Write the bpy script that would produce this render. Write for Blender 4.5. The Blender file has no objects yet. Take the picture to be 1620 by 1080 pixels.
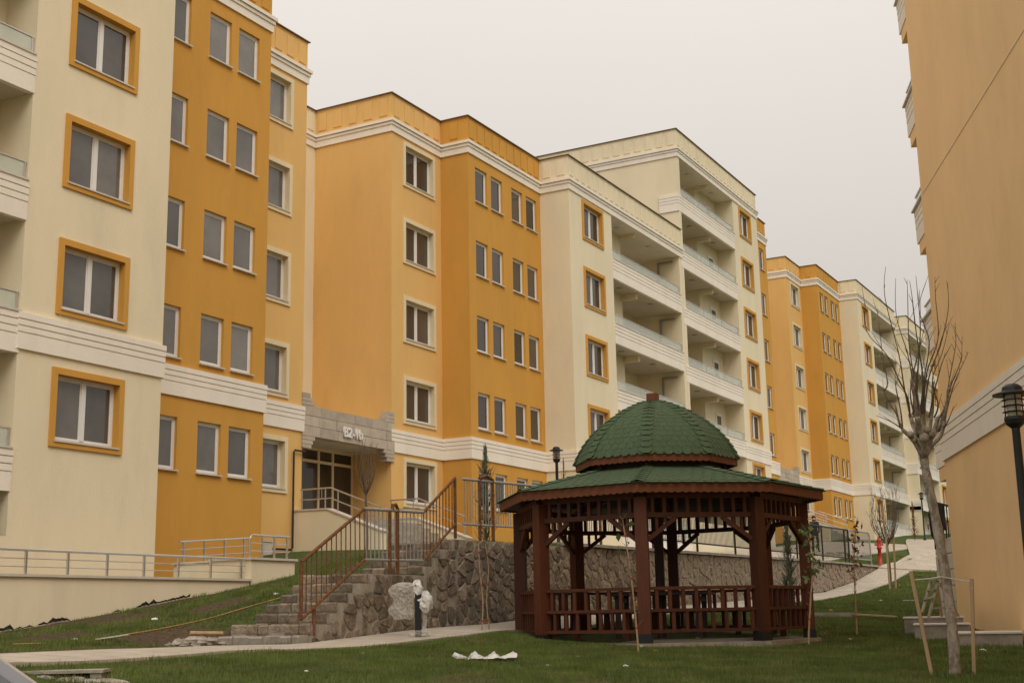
import bpy, math, random
import numpy as np
from mathutils import Matrix, Vector
random.seed(7); RNG = np.random.default_rng(11)
SC = bpy.context.scene
COL = SC.collection

# ------------------------------------------------------------------ camera
PX, PY, FPX = 810., 540., 2050.          # photograph measured at 1620 x 1080
def _d(x, y):
    v = np.array([x-PX, -(y-PY), -FPX]); return v/np.linalg.norm(v)
_Z = _d(625, -9200); _Y = _d(1960, 955); _Y = _Y-_Z*(_Y@_Z); _Y /= np.linalg.norm(_Y); _X = np.cross(_Y, _Z)
RM = np.stack([_X, _Y, _Z])              # camera axes expressed in the world
cam = bpy.data.cameras.new('camera'); camo = bpy.data.objects.new('camera', cam); COL.objects.link(camo)
camo.matrix_world = Matrix([[*RM[0], 0], [*RM[1], 0], [*RM[2], 0], [0, 0, 0, 1]])
cam.lens = FPX*36/1620; cam.sensor_width = 36; cam.clip_start = .1; cam.clip_end = 3000
SC.camera = camo
def ray(px, py):
    r = RM@np.array([px-PX, -(py-PY), -FPX]); return r/np.hypot(r[0], r[1])
def at(px, py, d): return ray(px, py)*d                 # point at horizontal distance d

# ------------------------------------------------------------------ sky, sun, exposure (overcast)
SUN_EL, SUN_AZ = math.radians(50), math.radians(132)    # azimuth from +Y towards +X
w = bpy.data.worlds.new('World'); SC.world = w; w.use_nodes = True
nt = w.node_tree; nt.nodes.clear()
o_ = nt.nodes.new('ShaderNodeOutputWorld'); b_ = nt.nodes.new('ShaderNodeBackground')
sk = nt.nodes.new('ShaderNodeTexSky'); sk.sky_type = 'NISHITA'; sk.sun_disc = False
sk.sun_elevation = SUN_EL; sk.sun_rotation = SUN_AZ; sk.dust_density = 6; sk.air_density = 1.0; sk.ozone_density = 1
hs = nt.nodes.new('ShaderNodeHueSaturation'); hs.inputs['Saturation'].default_value = .12; hs.inputs['Value'].default_value = 1
mx = nt.nodes.new('ShaderNodeMix'); mx.data_type = 'RGBA'; mx.inputs[0].default_value = .86   # closed cloud layer hides most of the clear sky
mx.inputs[7].default_value = (8.2, 7.58, 6.98, 1)
# faint cloud texture in the layer
tc = nt.nodes.new('ShaderNodeTexCoord'); nz = nt.nodes.new('ShaderNodeTexNoise'); nz.inputs['Scale'].default_value = 2.2; nz.inputs['Detail'].default_value = 3
mr = nt.nodes.new('ShaderNodeMapRange'); mr.inputs[3].default_value = .97; mr.inputs[4].default_value = 1.03
ml = nt.nodes.new('ShaderNodeVectorMath'); ml.operation = 'SCALE'
nt.links.new(tc.outputs['Generated'], nz.inputs['Vector']); nt.links.new(nz.outputs[0], mr.inputs[0])
nt.links.new(sk.outputs[0], hs.inputs['Color']); nt.links.new(hs.outputs[0], mx.inputs[6])
# standard overcast luminance: the zenith three times as bright as the horizon, (1 + 2 sin elevation) / 3
sx = nt.nodes.new('ShaderNodeSeparateXYZ'); cl = nt.nodes.new('ShaderNodeMath'); cl.operation = 'MAXIMUM'; cl.inputs[1].default_value = 0
ma = nt.nodes.new('ShaderNodeMath'); ma.operation = 'MULTIPLY_ADD'; ma.inputs[1].default_value = 2/1.778; ma.inputs[2].default_value = 1/1.778
mm_ = nt.nodes.new('ShaderNodeMath'); mm_.operation = 'MULTIPLY'
nt.links.new(tc.outputs['Generated'], sx.inputs[0]); nt.links.new(sx.outputs[2], cl.inputs[0]); nt.links.new(cl.outputs[0], ma.inputs[0])
nt.links.new(ma.outputs[0], mm_.inputs[0]); nt.links.new(mr.outputs[0], mm_.inputs[1])
nt.links.new(mx.outputs[2], ml.inputs[0]); nt.links.new(mm_.outputs[0], ml.inputs['Scale'])
nt.links.new(ml.outputs[0], b_.inputs[0]); nt.links.new(b_.outputs[0], o_.inputs[0])
b_.inputs[1].default_value = .1
sl = bpy.data.lights.new('sun', 'SUN'); sl.energy = 1.0; sl.angle = math.radians(35); sl.color = (1, .93, .82)
so = bpy.data.objects.new('sun', sl); COL.objects.link(so); so.location = (20, 0, 40)
sd = Vector((math.cos(SUN_EL)*math.sin(SUN_AZ), math.cos(SUN_EL)*math.cos(SUN_AZ), math.sin(SUN_EL)))
so.rotation_euler = sd.to_track_quat('Z', 'Y').to_euler()
SC.view_settings.view_transform = 'Standard'; SC.view_settings.look = 'None'
SC.view_settings.exposure = .12; SC.view_settings.gamma = 1; SC.view_settings.use_curve_mapping = False
SC.render.engine = 'CYCLES'

# ------------------------------------------------------------------ materials
MATS = {}
def mat(name, col, rough=.8, var=.12, scale=1.5, bump=.0, bscale=60, metal=0, spec=.4, col2=None, stretch=None, c2amt=(.45, .6), fine=0, trans=0, alpha=1):
    if name in MATS: return MATS[name]
    m = bpy.data.materials.new(name); m.use_nodes = True; t = m.node_tree; N = t.nodes; L = t.links
    p = N['Principled BSDF']; p.inputs['Roughness'].default_value = rough; p.inputs['Metallic'].default_value = metal
    p.inputs['Specular IOR Level'].default_value = spec
    tc = N.new('ShaderNodeNewGeometry'); vec = tc.outputs['Position']
    if stretch:
        mp = N.new('ShaderNodeMapping'); mp.inputs['Scale'].default_value = stretch
        L.new(vec, mp.inputs[0]); vec = mp.outputs[0]
    n = N.new('ShaderNodeTexNoise'); n.inputs['Scale'].default_value = scale; n.inputs['Detail'].default_value = 5; n.inputs['Roughness'].default_value = .62
    L.new(vec, n.inputs['Vector'])
    mr = N.new('ShaderNodeMapRange'); mr.inputs[1].default_value = .25; mr.inputs[2].default_value = .75
    mr.inputs[3].default_value = 1-var; mr.inputs[4].default_value = 1+var; L.new(n.outputs[0], mr.inputs[0])
    base = N.new('ShaderNodeRGB'); base.outputs[0].default_value = (*col, 1); c = base.outputs[0]
    if col2:
        n2 = N.new('ShaderNodeTexNoise'); n2.inputs['Scale'].default_value = scale*1.7; n2.inputs['Detail'].default_value = 7; n2.inputs['Roughness'].default_value = .7
        L.new(vec, n2.inputs['Vector'])
        r2 = N.new('ShaderNodeMapRange'); r2.inputs[1].default_value = c2amt[0]; r2.inputs[2].default_value = c2amt[1]; L.new(n2.outputs[0], r2.inputs[0])
        mm = N.new('ShaderNodeMix'); mm.data_type = 'RGBA'; mm.inputs[7].default_value = (*col2, 1)
        L.new(r2.outputs[0], mm.inputs[0]); L.new(c, mm.inputs[6]); c = mm.outputs[2]
    sc = N.new('ShaderNodeVectorMath'); sc.operation = 'SCALE'; L.new(c, sc.inputs[0]); L.new(mr.outputs[0], sc.inputs['Scale'])
    L.new(sc.outputs[0], p.inputs['Base Color'])
    if bump:
        bn = N.new('ShaderNodeTexNoise'); bn.inputs['Scale'].default_value = bscale; bn.inputs['Detail'].default_value = 4
        L.new(vec, bn.inputs['Vector'])
        bp = N.new('ShaderNodeBump'); bp.inputs['Strength'].default_value = bump; bp.inputs['Distance'].default_value = .02
        L.new(bn.outputs[0], bp.inputs['Height']); L.new(bp.outputs[0], p.inputs['Normal'])
    if trans: p.inputs['Transmission Weight'].default_value = trans
    if alpha < 1: p.inputs['Alpha'].default_value = alpha
    MATS[name] = m; return m
def objvar(m, amt):                                     # each alike piece a little lighter or darker than the next
    t = m.node_tree; N = t.nodes; L = t.links; p = N['Principled BSDF']
    src = p.inputs['Base Color'].links[0].from_socket
    oi = N.new('ShaderNodeObjectInfo'); mr = N.new('ShaderNodeMapRange'); mr.inputs[3].default_value = 1-amt; mr.inputs[4].default_value = 1+amt
    sc = N.new('ShaderNodeVectorMath'); sc.operation = 'SCALE'
    L.new(oi.outputs['Random'], mr.inputs[0]); L.new(src, sc.inputs[0]); L.new(mr.outputs[0], sc.inputs['Scale']); L.new(sc.outputs[0], p.inputs['Base Color'])
    return m
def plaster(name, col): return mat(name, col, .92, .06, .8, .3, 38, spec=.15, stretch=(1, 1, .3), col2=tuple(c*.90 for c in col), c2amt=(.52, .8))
CREAM = plaster('cream_plaster', (.80, .70, .50)); AMBER = plaster('amber_plaster', (.62, .325, .070)); LIGHT = plaster('light_orange_plaster', (.76, .475, .175))
TAN = mat('tan_orange_plaster', (.89, .61, .32), .92, .05, .6, .2, 55, spec=.15, stretch=(1, 1, .7), col2=(.83, .565, .29), c2amt=(.45, .75)); WHITE = plaster('white_moulding_plaster', (.86, .79, .69)); SURR = plaster('pale_surround_plaster', (.78, .66, .44))
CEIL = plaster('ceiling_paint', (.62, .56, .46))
PVC = mat('white_pvc', (.78, .76, .73), .4, .04, 4); SILL = mat('marble_sill', (.60, .545, .47), .5, .08, 6)
PANE = objvar(mat('window_glass', (.135, .124, .11), .05, .45, .5, spec=.8), .38)  # uneven pane tone puts differing reflections into the glass colour
PANE2 = objvar(mat('window_glass_dark', (.07, .056, .042), .08, .3, .4, spec=.5), .4)
FLASH = mat('roof_flashing', (.17, .12, .075), .6); STEEL = mat('stainless_steel', (.62, .60, .57), .3, .06, 5, metal=.85)
GALV = mat('galvanised_steel', (.36, .35, .34), .5, .12, 8, metal=.5); RUST = mat('rusty_steel', (.13, .058, .026), .85, .3, 14, .3, 80, col2=(.22, .10, .04), spec=.2)
DARKST = mat('dark_pipe_and_fence_silhouette', (.028, .026, .024), .6, .15, 6); BLACK = mat('black_paint', (.012, .012, .012), .45, .1, 5)
BGLASS = mat('balcony_glass', (.62, .68, .62), .08, .05, 1, spec=.6, alpha=.42)
ENTRY = objvar(mat('portal_stone', (.47, .40, .32), .85, .15, 4, .3, 40), .12)
STONE = objvar(mat('rubble_stone', (.21, .168, .125), .95, .5, 9, 1, 30, col2=(.31, .22, .135), c2amt=(.52, .7), spec=.15), .36)
MORTAR = mat('mortar', (.33, .285, .225), .95, .2, 6, .5, 30); CONC = mat('concrete', (.36, .315, .255), .9, .16, 2.5, .3, 40, col2=(.27, .23, .18))
PAVE = mat('path_concrete', (.455, .395, .315), .9, .12, 1.2, .25, 30, col2=(.40, .34, .265), c2amt=(.55, .7))
WOOD = objvar(mat('stained_wood', (.09, .025, .0095), .6, .28, 9, .25, 60, stretch=(1, 1, .18), spec=.35), .22)
WOODF = mat('fascia_wood', (.165, .052, .020), .6, .25, 6, .2, 50, spec=.35); DARKW = mat('dark_bench_wood', (.035, .017, .010), .6, .2, 8)
SHING = objvar(mat('green_shingle', (.088, .128, .072), .95, .18, 30, .5, 220, spec=.15), .05)
BARK = mat('tree_bark', (.37, .31, .24), .9, .3, 9, .7, 45, col2=(.19, .15, .11), stretch=(1, 1, .6)); TWIG = mat('twig_bark', (.135, .10, .075), .85, .25, 10)
STAKE = mat('stake_timber', (.40, .275, .15), .8, .2, 7, stretch=(1, 1, .2)); LEAF = mat('young_leaf', (.10, .14, .035), .7, .3, 12)
NEEDLE = mat('conifer_needles', (.125, .135, .09), .85, .35, 9); BROWNN = mat('dry_conifer_needles', (.17, .085, .045), .85, .35, 9)
PLASTIC = mat('crumpled_plastic', (.72, .70, .66), .35, .1, 8, .3, 20, alpha=.86); FILM = mat('plastic_film', (.62, .585, .53), .35, .25, 9, .6, 25, alpha=.36)
RED = mat('red_paint', (.42, .025, .025), .45, .12, 6); PAPER = mat('litter_paper', (.75, .73, .70), .8, .08, 9); YEL = mat('yellow_litter', (.7, .45, .05), .7)
HOSE = mat('orange_hose', (.50, .24, .08), .6, .25, 3); SKIN = mat('skin', (.45, .26, .17), .6); CLOTH = mat('navy_cloth', (.014, .016, .022), .9); HAIR = mat('hair', (.012, .009, .007), .8)
TARP = mat('black_fabric', (.010, .010, .012), .75); ROPE = mat('white_rope', (.6, .56, .5), .8)
CARP = mat('silver_car_paint', (.55, .55, .55), .3, .03, 2, metal=.6); CARG = mat('car_glass', (.012, .013, .014), .05); RUBBER = mat('rubber', (.015, .015, .015), .85)
LENSM = mat('lamp_lens', (.55, .5, .42), .3, .05, 4)
MEMB_HOLLOW = mat('membrane_and_hollow_shade', (.025, .023, .022), .8)

# ------------------------------------------------------------------ mesh helpers
class MB:
    def __init__(s): s.v = []; s.f = []
    def add(s, vs, fs):
        n = len(s.v); s.v += [tuple(map(float, q)) for q in vs]; s.f += [tuple(i+n for i in f) for f in fs]; return s
    def quad(s, a, b, c, d): return s.add([a, b, c, d], [(0, 1, 2, 3)])
    def box(s, x0, x1, y0, y1, z0, z1):
        return s.add([(x0,y0,z0),(x1,y0,z0),(x1,y1,z0),(x0,y1,z0),(x0,y0,z1),(x1,y0,z1),(x1,y1,z1),(x0,y1,z1)],
                     [(0,3,2,1),(4,5,6,7),(0,1,5,4),(1,2,6,5),(2,3,7,6),(3,0,4,7)])
    def obox(s, c, ax, ay, az):                      # centre and three half-extent vectors
        c, ax, ay, az = map(np.asarray, (c, ax, ay, az))
        vs = [c+i*ax+j*ay+k*az for k in (-1, 1) for i, j in ((-1,-1),(1,-1),(1,1),(-1,1))]
        return s.add(vs, [(0,3,2,1),(4,5,6,7),(0,1,5,4),(1,2,6,5),(2,3,7,6),(3,0,4,7)])
    def beam(s, a, b, wd, ht, up=(0, 0, 1)):
        a, b = np.asarray(a, float), np.asarray(b, float); d = b-a; l = np.linalg.norm(d); d /= l
        u = np.asarray(up, float); 
        if abs(d@u) > .95: u = np.array([1., 0, 0])
        sd_ = np.cross(d, u); sd_ /= np.linalg.norm(sd_); u = np.cross(sd_, d)
        return s.obox((a+b)/2, d*l/2, sd_*wd/2, u*ht/2)
    def tube(s, pts, r, n=6, cap=True):
        pts = [np.asarray(p, float) for p in pts]; rs = r if hasattr(r, '__len__') else [r]*len(pts)
        b = len(s.v); ref = np.array([.31, .17, .93])
        for i, p in enumerate(pts):
            d = pts[min(i+1, len(pts)-1)]-pts[max(i-1, 0)]; d = d/(np.linalg.norm(d)+1e-9)
            u = np.cross(d, ref)
            if np.linalg.norm(u) < .2: u = np.cross(d, (1, 0, 0))
            u /= np.linalg.norm(u); v = np.cross(d, u)
            for k in range(n):
                a = 2*math.pi*k/n; s.v.append(tuple(p+rs[i]*(math.cos(a)*u+math.sin(a)*v)))
        for i in range(len(pts)-1):
            for k in range(n):
                s.f.append((b+i*n+k, b+i*n+(k+1)%n, b+(i+1)*n+(k+1)%n, b+(i+1)*n+k))
        if cap: s.f.append(tuple(b+k for k in range(n))[::-1]); s.f.append(tuple(b+(len(pts)-1)*n+k for k in range(n)))
        return s
    def lathe(s, c, prof, n=16, cap=True):           # prof: (radius, z)
        b = len(s.v); c = np.asarray(c, float)
        for r, z in prof:
            for k in range(n):
                a = 2*math.pi*k/n; s.v.append((c[0]+r*math.cos(a), c[1]+r*math.sin(a), c[2]+z))
        for i in range(len(prof)-1):
            for k in range(n): s.f.append((b+i*n+k, b+i*n+(k+1)%n, b+(i+1)*n+(k+1)%n, b+(i+1)*n+k))
        if cap: s.f.append(tuple(b+k for k in range(n))[::-1]); s.f.append(tuple(b+(len(prof)-1)*n+k for k in range(n)))
        return s
    def prism(s, poly, off):                         # polygon (3-D points) extruded by off
        n = len(poly); off = np.asarray(off, float); a = [np.asarray(p, float) for p in poly]
        return s.add(a+[p+off for p in a], [tuple(range(n))[::-1], tuple(range(n, 2*n))]+[(i, (i+1) % n, n+(i+1) % n, n+i) for i in range(n)])
    def mesh(s, name, m, org=(0, 0, 0), smooth=False):
        me = bpy.data.meshes.new(name); o = np.asarray(org)
        me.from_pydata([tuple(np.asarray(v)-o) for v in s.v], [], s.f); me.materials.append(m); me.update()
        if smooth: me.polygons.foreach_set('use_smooth', [True]*len(me.polygons))
        return me
    def build(s, name, m, parent=None, smooth=False, org=None):
        o = org if org is not None else (worg(parent) if parent else (0, 0, 0))
        return link(name, s.mesh(name, m, o, smooth), parent, (0, 0, 0) if (parent and org is None) else o)
ORG = {}
def worg(p): return ORG[p.name]
def link(name, me, parent=None, loc=(0, 0, 0)):
    o = bpy.data.objects.new(name, me); COL.objects.link(o); o.location = [float(q) for q in loc]; o.parent = parent
    ORG[o.name] = np.asarray(loc, float)+(ORG[parent.name] if parent else 0); return o
def tag(o, label, cat, group=None):
    o['label'] = label; o['category'] = cat
    if group: o['group'] = group
    return o
def thing(name, loc, label, cat, group=None):
    o = link(name, None, None, loc); o.empty_display_size = .2; return tag(o, label, cat, group)
def put(name, me, parent, wloc):                     # shared mesh at a world location
    return link(name, me, parent, np.asarray(wloc, float)-(worg(parent) if parent else 0))
MC = {}
def cached(key, fn):
    if key not in MC: MC[key] = fn()
    return MC[key]

# ------------------------------------------------------------------ terrain
SEAM = -13.5
def rbf(pts):
    P = np.array([p[:2] for p in pts], float); z = np.array([p[2] for p in pts], float); n = len(P)
    A = np.zeros((n+3, n+3)); A[:n, :n] = np.linalg.norm(P[:, None]-P[None], axis=2)
    A[:n, n] = 1; A[:n, n+1:] = P; A[n:, :n] = A[:n, n:].T
    c = np.linalg.solve(A, np.r_[z, 0, 0, 0])
    def f(x, y):
        x = np.asarray(x, float); y = np.asarray(y, float); s = x.shape
        q = np.stack([x.ravel(), y.ravel()], 1); out = np.empty(len(q))
        for i in range(0, len(q), 20000):
            d = np.linalg.norm(q[i:i+20000, None]-P[None], axis=2); out[i:i+20000] = d@c[:n]+c[n]+q[i:i+20000]@c[n+1:]
        return out.reshape(s)
    return f
CG = [(*at(x, 1080, 15.)[:2], -15*(1080-h)/2050.) for x, h in ((-300, 993), (0, 987), (400, 979), (810, 971.5), (1200, 964), (1620, 956), (1900, 951))]
LOW = rbf(CG+[(0,0,-1.62),(-6,-4,-1.6),(8,4,-1.6),(-13.4,4,-.55),(-13.4,10,-.42),(-13.4,14,-.40),(-13.4,17.2,-.44),(-13.4,18.85,-.36),(-13.4,24.3,-.17),(-13.4,27.3,-.07),(-13.4,35.3,.16),(-13.4,41,.32),(-13.4,48.4,.55),(-13.4,53,1.0),(-13.4,57.6,1.68),
    (-11.9,10,-.44),(-11.9,14,-.43),(-11.9,18.45,-.42),(-11.9,21.6,-.30),(-11.9,30,-.06),(-11.9,42.2,.23),(-11.9,52,.85),(-11.9,62,1.67),(-13.4,62,1.95),(-13.5,75,3.15),(-13.5,88,4.05),
    (-8.8,20.4,-.57),(-9.7,23.3,-.53),(-7.2,24,-.56),(-11.5,23,-.44),(-5.5,30.5,-.40),(-3.4,24.8,-.64),(-1,18,-.85),(-8.5,33,-.25),(-9,40,.05),(-9,50,.7),(-6,45,.3),(-10,62,1.7),(-9,75,2.9),(-12,88,3.95),(5,30,-.7),(5,50,.3),(0,90,3),(-8,110,5.5)])
UP = rbf([(-13.6,4,-.55),(-13.6,10,-.42),(-13.6,14,-.40),(-13.6,17.2,-.44),(-15.1,14,-.37),(-15.1,17.5,-.42),(-15.2,18.2,-.1),(-15.2,19.4,.5),(-15.2,21,.72),(-15.2,22.5,1.25),(-13.6,18.2,-.5),(-13.6,20,.4),(-13.6,22.8,1.40),
    (-19.7,5,-.75),(-19.7,12,-.45),(-19.7,16.67,-.15),(-19.7,20,.25),(-19.7,23.5,.68),(-19.7,25.3,1.03),(-22.5,28.6,1.8),(-20.6,30.5,1.85),(-20.3,33,1.88),(-18,27,1.45),(-16.5,25,1.45),(-13.6,26,1.5),(-13.6,29.5,1.55),(-13.6,47,1.65),(-13.6,57.6,1.70),(-13.6,62,1.95),(-13.6,75,3.15),(-13.6,88,4.05),
    (-18,45,1.95),(-21.4,45,2.1),(-21,56,2.4),(-17.3,62,2.6),(-18,75,3.5),(-17.8,88.9,4.12),(-21,80,4.15),(-21,100,5.2),(-15,105,5.2),(-24,20,.3)])
def ground_z(x, y):
    x, y = np.broadcast_arrays(np.asarray(x, float), np.asarray(y, float))
    xc = np.clip(x, -26, 8); yc = np.clip(y, -4, 112)
    return np.where(x > SEAM, LOW(xc, yc), UP(xc, yc))
def gz(x, y): return float(ground_z(np.array([x]), np.array([y]))[0])
def hit(px, py, d0=6, d1=140):                        # where a pixel's ray meets the terrain
    r = ray(px, py); ds = np.arange(d0, d1, .05); p = r[None]*ds[:, None]; g = ground_z(p[:, 0], p[:, 1])
    i = np.argmax(p[:, 2] < g) if (p[:, 2] < g).any() else len(ds)-1
    return np.array([p[i, 0], p[i, 1], g[i]])
def on_path(x, y): return (x > -13.42) & (x < -11.9) & (y > 2) & (y < 58)

def grid_mesh(name, xs, ys, zf, m, extra=None):
    X, Y = np.meshgrid(xs, ys, indexing='ij'); Z = zf(X, Y); nx, ny = X.shape
    vs = np.stack([X, Y, Z], -1).reshape(-1, 3); i = np.arange(nx*ny).reshape(nx, ny)
    fs = np.stack([i[:-1, :-1], i[1:, :-1], i[1:, 1:], i[:-1, 1:]], -1).reshape(-1, 4)
    return vs, fs
def ground_material():
    m = bpy.data.materials.new('lawn_and_soil'); m.use_nodes = True; N = m.node_tree.nodes; L = m.node_tree.links; p = N['Principled BSDF']
    p.inputs['Roughness'].default_value = 1; p.inputs['Specular IOR Level'].default_value = .1
    g = N.new('ShaderNodeNewGeometry'); at_ = N.new('ShaderNodeAttribute'); at_.attribute_name = 'soil'
    def noise(sc, det=6):
        n = N.new('ShaderNodeTexNoise'); n.inputs['Scale'].default_value = sc; n.inputs['Detail'].default_value = det; n.inputs['Roughness'].default_value = .65; L.new(g.outputs['Position'], n.inputs['Vector']); return n.outputs[0]
    r1 = N.new('ShaderNodeValToRGB'); r1.color_ramp.elements[0].color = (.046, .064, .017, 1); r1.color_ramp.elements[1].color = (.098, .122, .038, 1)
    r1.color_ramp.elements[0].position = .35; r1.color_ramp.elements[1].position = .68; L.new(noise(9), r1.inputs[0])
    r2 = N.new('ShaderNodeValToRGB'); r2.color_ramp.elements[0].color = (.055, .036, .022, 1); r2.color_ramp.elements[1].color = (.15, .105, .068, 1)
    r2.color_ramp.elements[0].position = .35; r2.color_ramp.elements[1].position = .7; L.new(noise(14, 8), r2.inputs[0])
    add = N.new('ShaderNodeMath'); add.operation = 'ADD'; L.new(noise(1.3, 8), add.inputs[0]); L.new(at_.outputs['Fac'], add.inputs[1])
    mr = N.new('ShaderNodeMapRange'); mr.inputs[1].default_value = .62; mr.inputs[2].default_value = .76; L.new(add.outputs[0], mr.inputs[0])
    mm = N.new('ShaderNodeMix'); mm.data_type = 'RGBA'; L.new(mr.outputs[0], mm.inputs[0]); L.new(r1.outputs[0], mm.inputs[6]); L.new(r2.outputs[0], mm.inputs[7])
    L.new(mm.outputs[2], p.inputs['Base Color'])
    bp = N.new('ShaderNodeBump'); bp.inputs['Strength'].default_value = .7; bp.inputs['Distance'].default_value = .04; L.new(noise(40, 4), bp.inputs['Height']); L.new(bp.outputs[0], p.inputs['Normal'])
    return m
def soil_at(x, y):                                     # where the lawn has not taken
    s = np.zeros_like(x)
    s += .36*np.exp(-((x+14.75)/.95)**2)*(y < 17.6)*(y > 5)*(.75+.25*np.sin(y*1.7))
    s += .30*np.exp(-(((x+14.9)/.8)**2+((y-17.0)/.8)**2))
    s += .09*((x < -14) & (y < 27) & (x > -20))+(.17+.10*((x < -14) & (y < 24)))*np.clip(np.sin(1.1*x+1.7*y)*np.sin(2.3*x-.9*y+1)+.1, 0, 1)*(y < 45)+.09*np.clip(np.sin(3.7*x+2.2*y)*np.sin(2.9*y-4.1*x), 0, 1)*(y < 30)
    s += .16*np.exp(-((x+19.3)/.5)**2)*(y < 26)
    s += .22*np.exp(-(((x+13.2)/.8)**2+((y-55.5)/2.0)**2))
    s += .10*np.exp(-(((x+7.2)/1.2)**2+((y-13.5)/1.2)**2))
    return s
def axis(a, b, st, far): return np.unique(np.r_[[-900, -300, -120, -60] if far < 0 else [], np.arange(a, b+1e-6, st), [40, 80, 200, 500, 900] if far > 0 else []])
ysg = np.unique(np.r_[[-900, -300, -100, -40, -15], np.arange(-5, 30, .5), np.arange(30, 112.1, 1.), [130, 180, 300, 600, 1500]])
xl = np.r_[SEAM+.001, np.arange(-13.25, 8.1, .5), [12, 20, 40, 90, 250, 900]]; xu = np.r_[[-900, -300, -120, -60, -40, -30], np.arange(-26, -13.6, .5), SEAM]
v1, f1 = grid_mesh('g', xl, ysg, ground_z, None); v2, f2 = grid_mesh('g', xu, ysg, ground_z, None)
vs = np.r_[v1, v2]; fs = np.r_[f1, f2+len(v1)]
me = bpy.data.meshes.new('ground'); me.from_pydata(vs.tolist(), [], fs.tolist()); me.update()
a_ = me.attributes.new('soil', 'FLOAT', 'POINT'); a_.data.foreach_set('value', soil_at(vs[:, 0], vs[:, 1]).astype(np.float32))
me.polygons.foreach_set('use_smooth', [True]*len(me.polygons)); me.materials.append(ground_material())
g_o = link('ground', me); g_o['kind'] = 'structure'

def strip(name, left, right, m, n, dz=.03, th=.15, cross=5):
    """sheet between two plan polylines, draped on the terrain, with a kerb edge"""
    def res(pl, k):
        pl = np.array(pl, float); s = np.r_[0, np.cumsum(np.linalg.norm(np.diff(pl, axis=0), axis=1))]; t = np.linspace(0, s[-1], k)
        return np.stack([np.interp(t, s, pl[:, 0]), np.interp(t, s, pl[:, 1])], 1)
    a, b = res(left, n), res(right, n); mb = MB(); rows = []
    for i in range(n):
        for j in range(cross):
            q = a[i]+(b[i]-a[i])*j/(cross-1); rows.append((q[0], q[1], gz(*q)+dz))
    vs = list(rows); fs = [(i*cross+j, (i+1)*cross+j, (i+1)*cross+j+1, i*cross+j+1) for i in range(n-1) for j in range(cross-1)]
    mb.add(vs, fs)
    for j in (0, cross-1):
        for i in range(n-1):
            p, q = rows[i*cross+j], rows[(i+1)*cross+j]; mb.quad(p, q, (q[0], q[1], q[2]-th), (p[0], p[1], p[2]-th))
    for i in (0, n-1):
        for j in range(cross-1):
            p, q = rows[i*cross+j], rows[i*cross+j+1]; mb.quad(p, q, (q[0], q[1], q[2]-th), (p[0], p[1], p[2]-th))
    o = mb.build(name, m); o['kind'] = 'structure'; return o
def pave_material():
    m = PAVE.copy(); m.name = 'path_slabs'; N = m.node_tree.nodes; L = m.node_tree.links; p = N['Principled BSDF']
    src = p.inputs['Base Color'].links[0].from_socket; g = N.new('ShaderNodeNewGeometry')
    br = N.new('ShaderNodeTexBrick'); br.inputs['Scale'].default_value = 1; br.inputs['Brick Width'].default_value = .5; br.inputs['Row Height'].default_value = .5
    br.inputs['Mortar Size'].default_value = .012; br.inputs['Color1'].default_value = (1, 1, 1, 1); br.inputs['Color2'].default_value = (.9, .89, .88, 1); br.inputs['Mortar'].default_value = (.55, .52, .48, 1)
    L.new(g.outputs['Position'], br.inputs['Vector']); mm = N.new('ShaderNodeMix'); mm.data_type = 'RGBA'; mm.blend_type = 'MULTIPLY'; mm.inputs[0].default_value = 1
    L.new(src, mm.inputs[6]); L.new(br.outputs['Color'], mm.inputs[7]); L.new(mm.outputs[2], p.inputs['Base Color']); return m
PV = pave_material()
strip('path', [(-13.40, 2), (-13.40, 57.2)], [(-11.95, 2), (-11.95, 57.2)], PV, 90, .035)
strip('upper_path', [(-13.44, 57.1), (-13.9, 66), (-16.6, 78), (-19.5, 92)], [(-10.9, 57.1), (-10.6, 64), (-12.6, 78), (-14.5, 92)], PV, 60, .085, .25, 11)
strip('terrace_paving', [(-21.3, 36), (-21.3, 76)], [(-17.5, 36), (-14.9, 76)], PV, 40, .04, .1, 8)

# ------------------------------------------------------------------ apartment blocks
ST = 2.79                                              # storey height
BACK = -34.
def holed(mb, X, y0, y1, z0, z1, holes, depth, reveal=None):
    ys = sorted({y0, y1, *[h[0] for h in holes], *[h[1] for h in holes]}); zs = sorted({z0, z1, *[h[2] for h in holes], *[h[3] for h in holes]})
    ys = [y for y in ys if y0-1e-6 <= y <= y1+1e-6]; zs = [z for z in zs if z0-1e-6 <= z <= z1+1e-6]
    for a, b in zip(ys, ys[1:]):
        for c, d in zip(zs, zs[1:]):
            my, mz = (a+b)/2, (c+d)/2
            if any(h[0] < my < h[1] and h[2] < mz < h[3] for h in holes): continue
            mb.quad((X, a, c), (X, b, c), (X, b, d), (X, a, d))
    rv = reveal or mb
    for a, b, c, d in (holes if depth else ()):
        x = X-depth
        rv.quad((X, a, c), (x, a, c), (x, a, d), (X, a, d)); rv.quad((X, b, c), (X, b, d), (x, b, d), (x, b, c))
        rv.quad((X, a, c), (X, b, c), (x, b, c), (x, a, c)); rv.quad((X, a, d), (x, a, d), (x, b, d), (X, b, d))
def courses(mb, x0, X, y0, y1, z0, z1):                # plaster band in four courses with recessed joints
    h = z1-z0; zz = [z0, z0+h*.46, z0+h*.64, z0+h*.82, z1]; pj = [.05, .056, .062, .068]
    mb.box(x0, X+.03, y0-.03, y1+.03, z0+.004, z1-.004)
    for k in range(4): mb.box(x0, X+pj[k], y0-pj[k], y1+pj[k], zz[k]+(.012 if k else 0), zz[k+1]-(.012 if k < 3 else 0))
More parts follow.
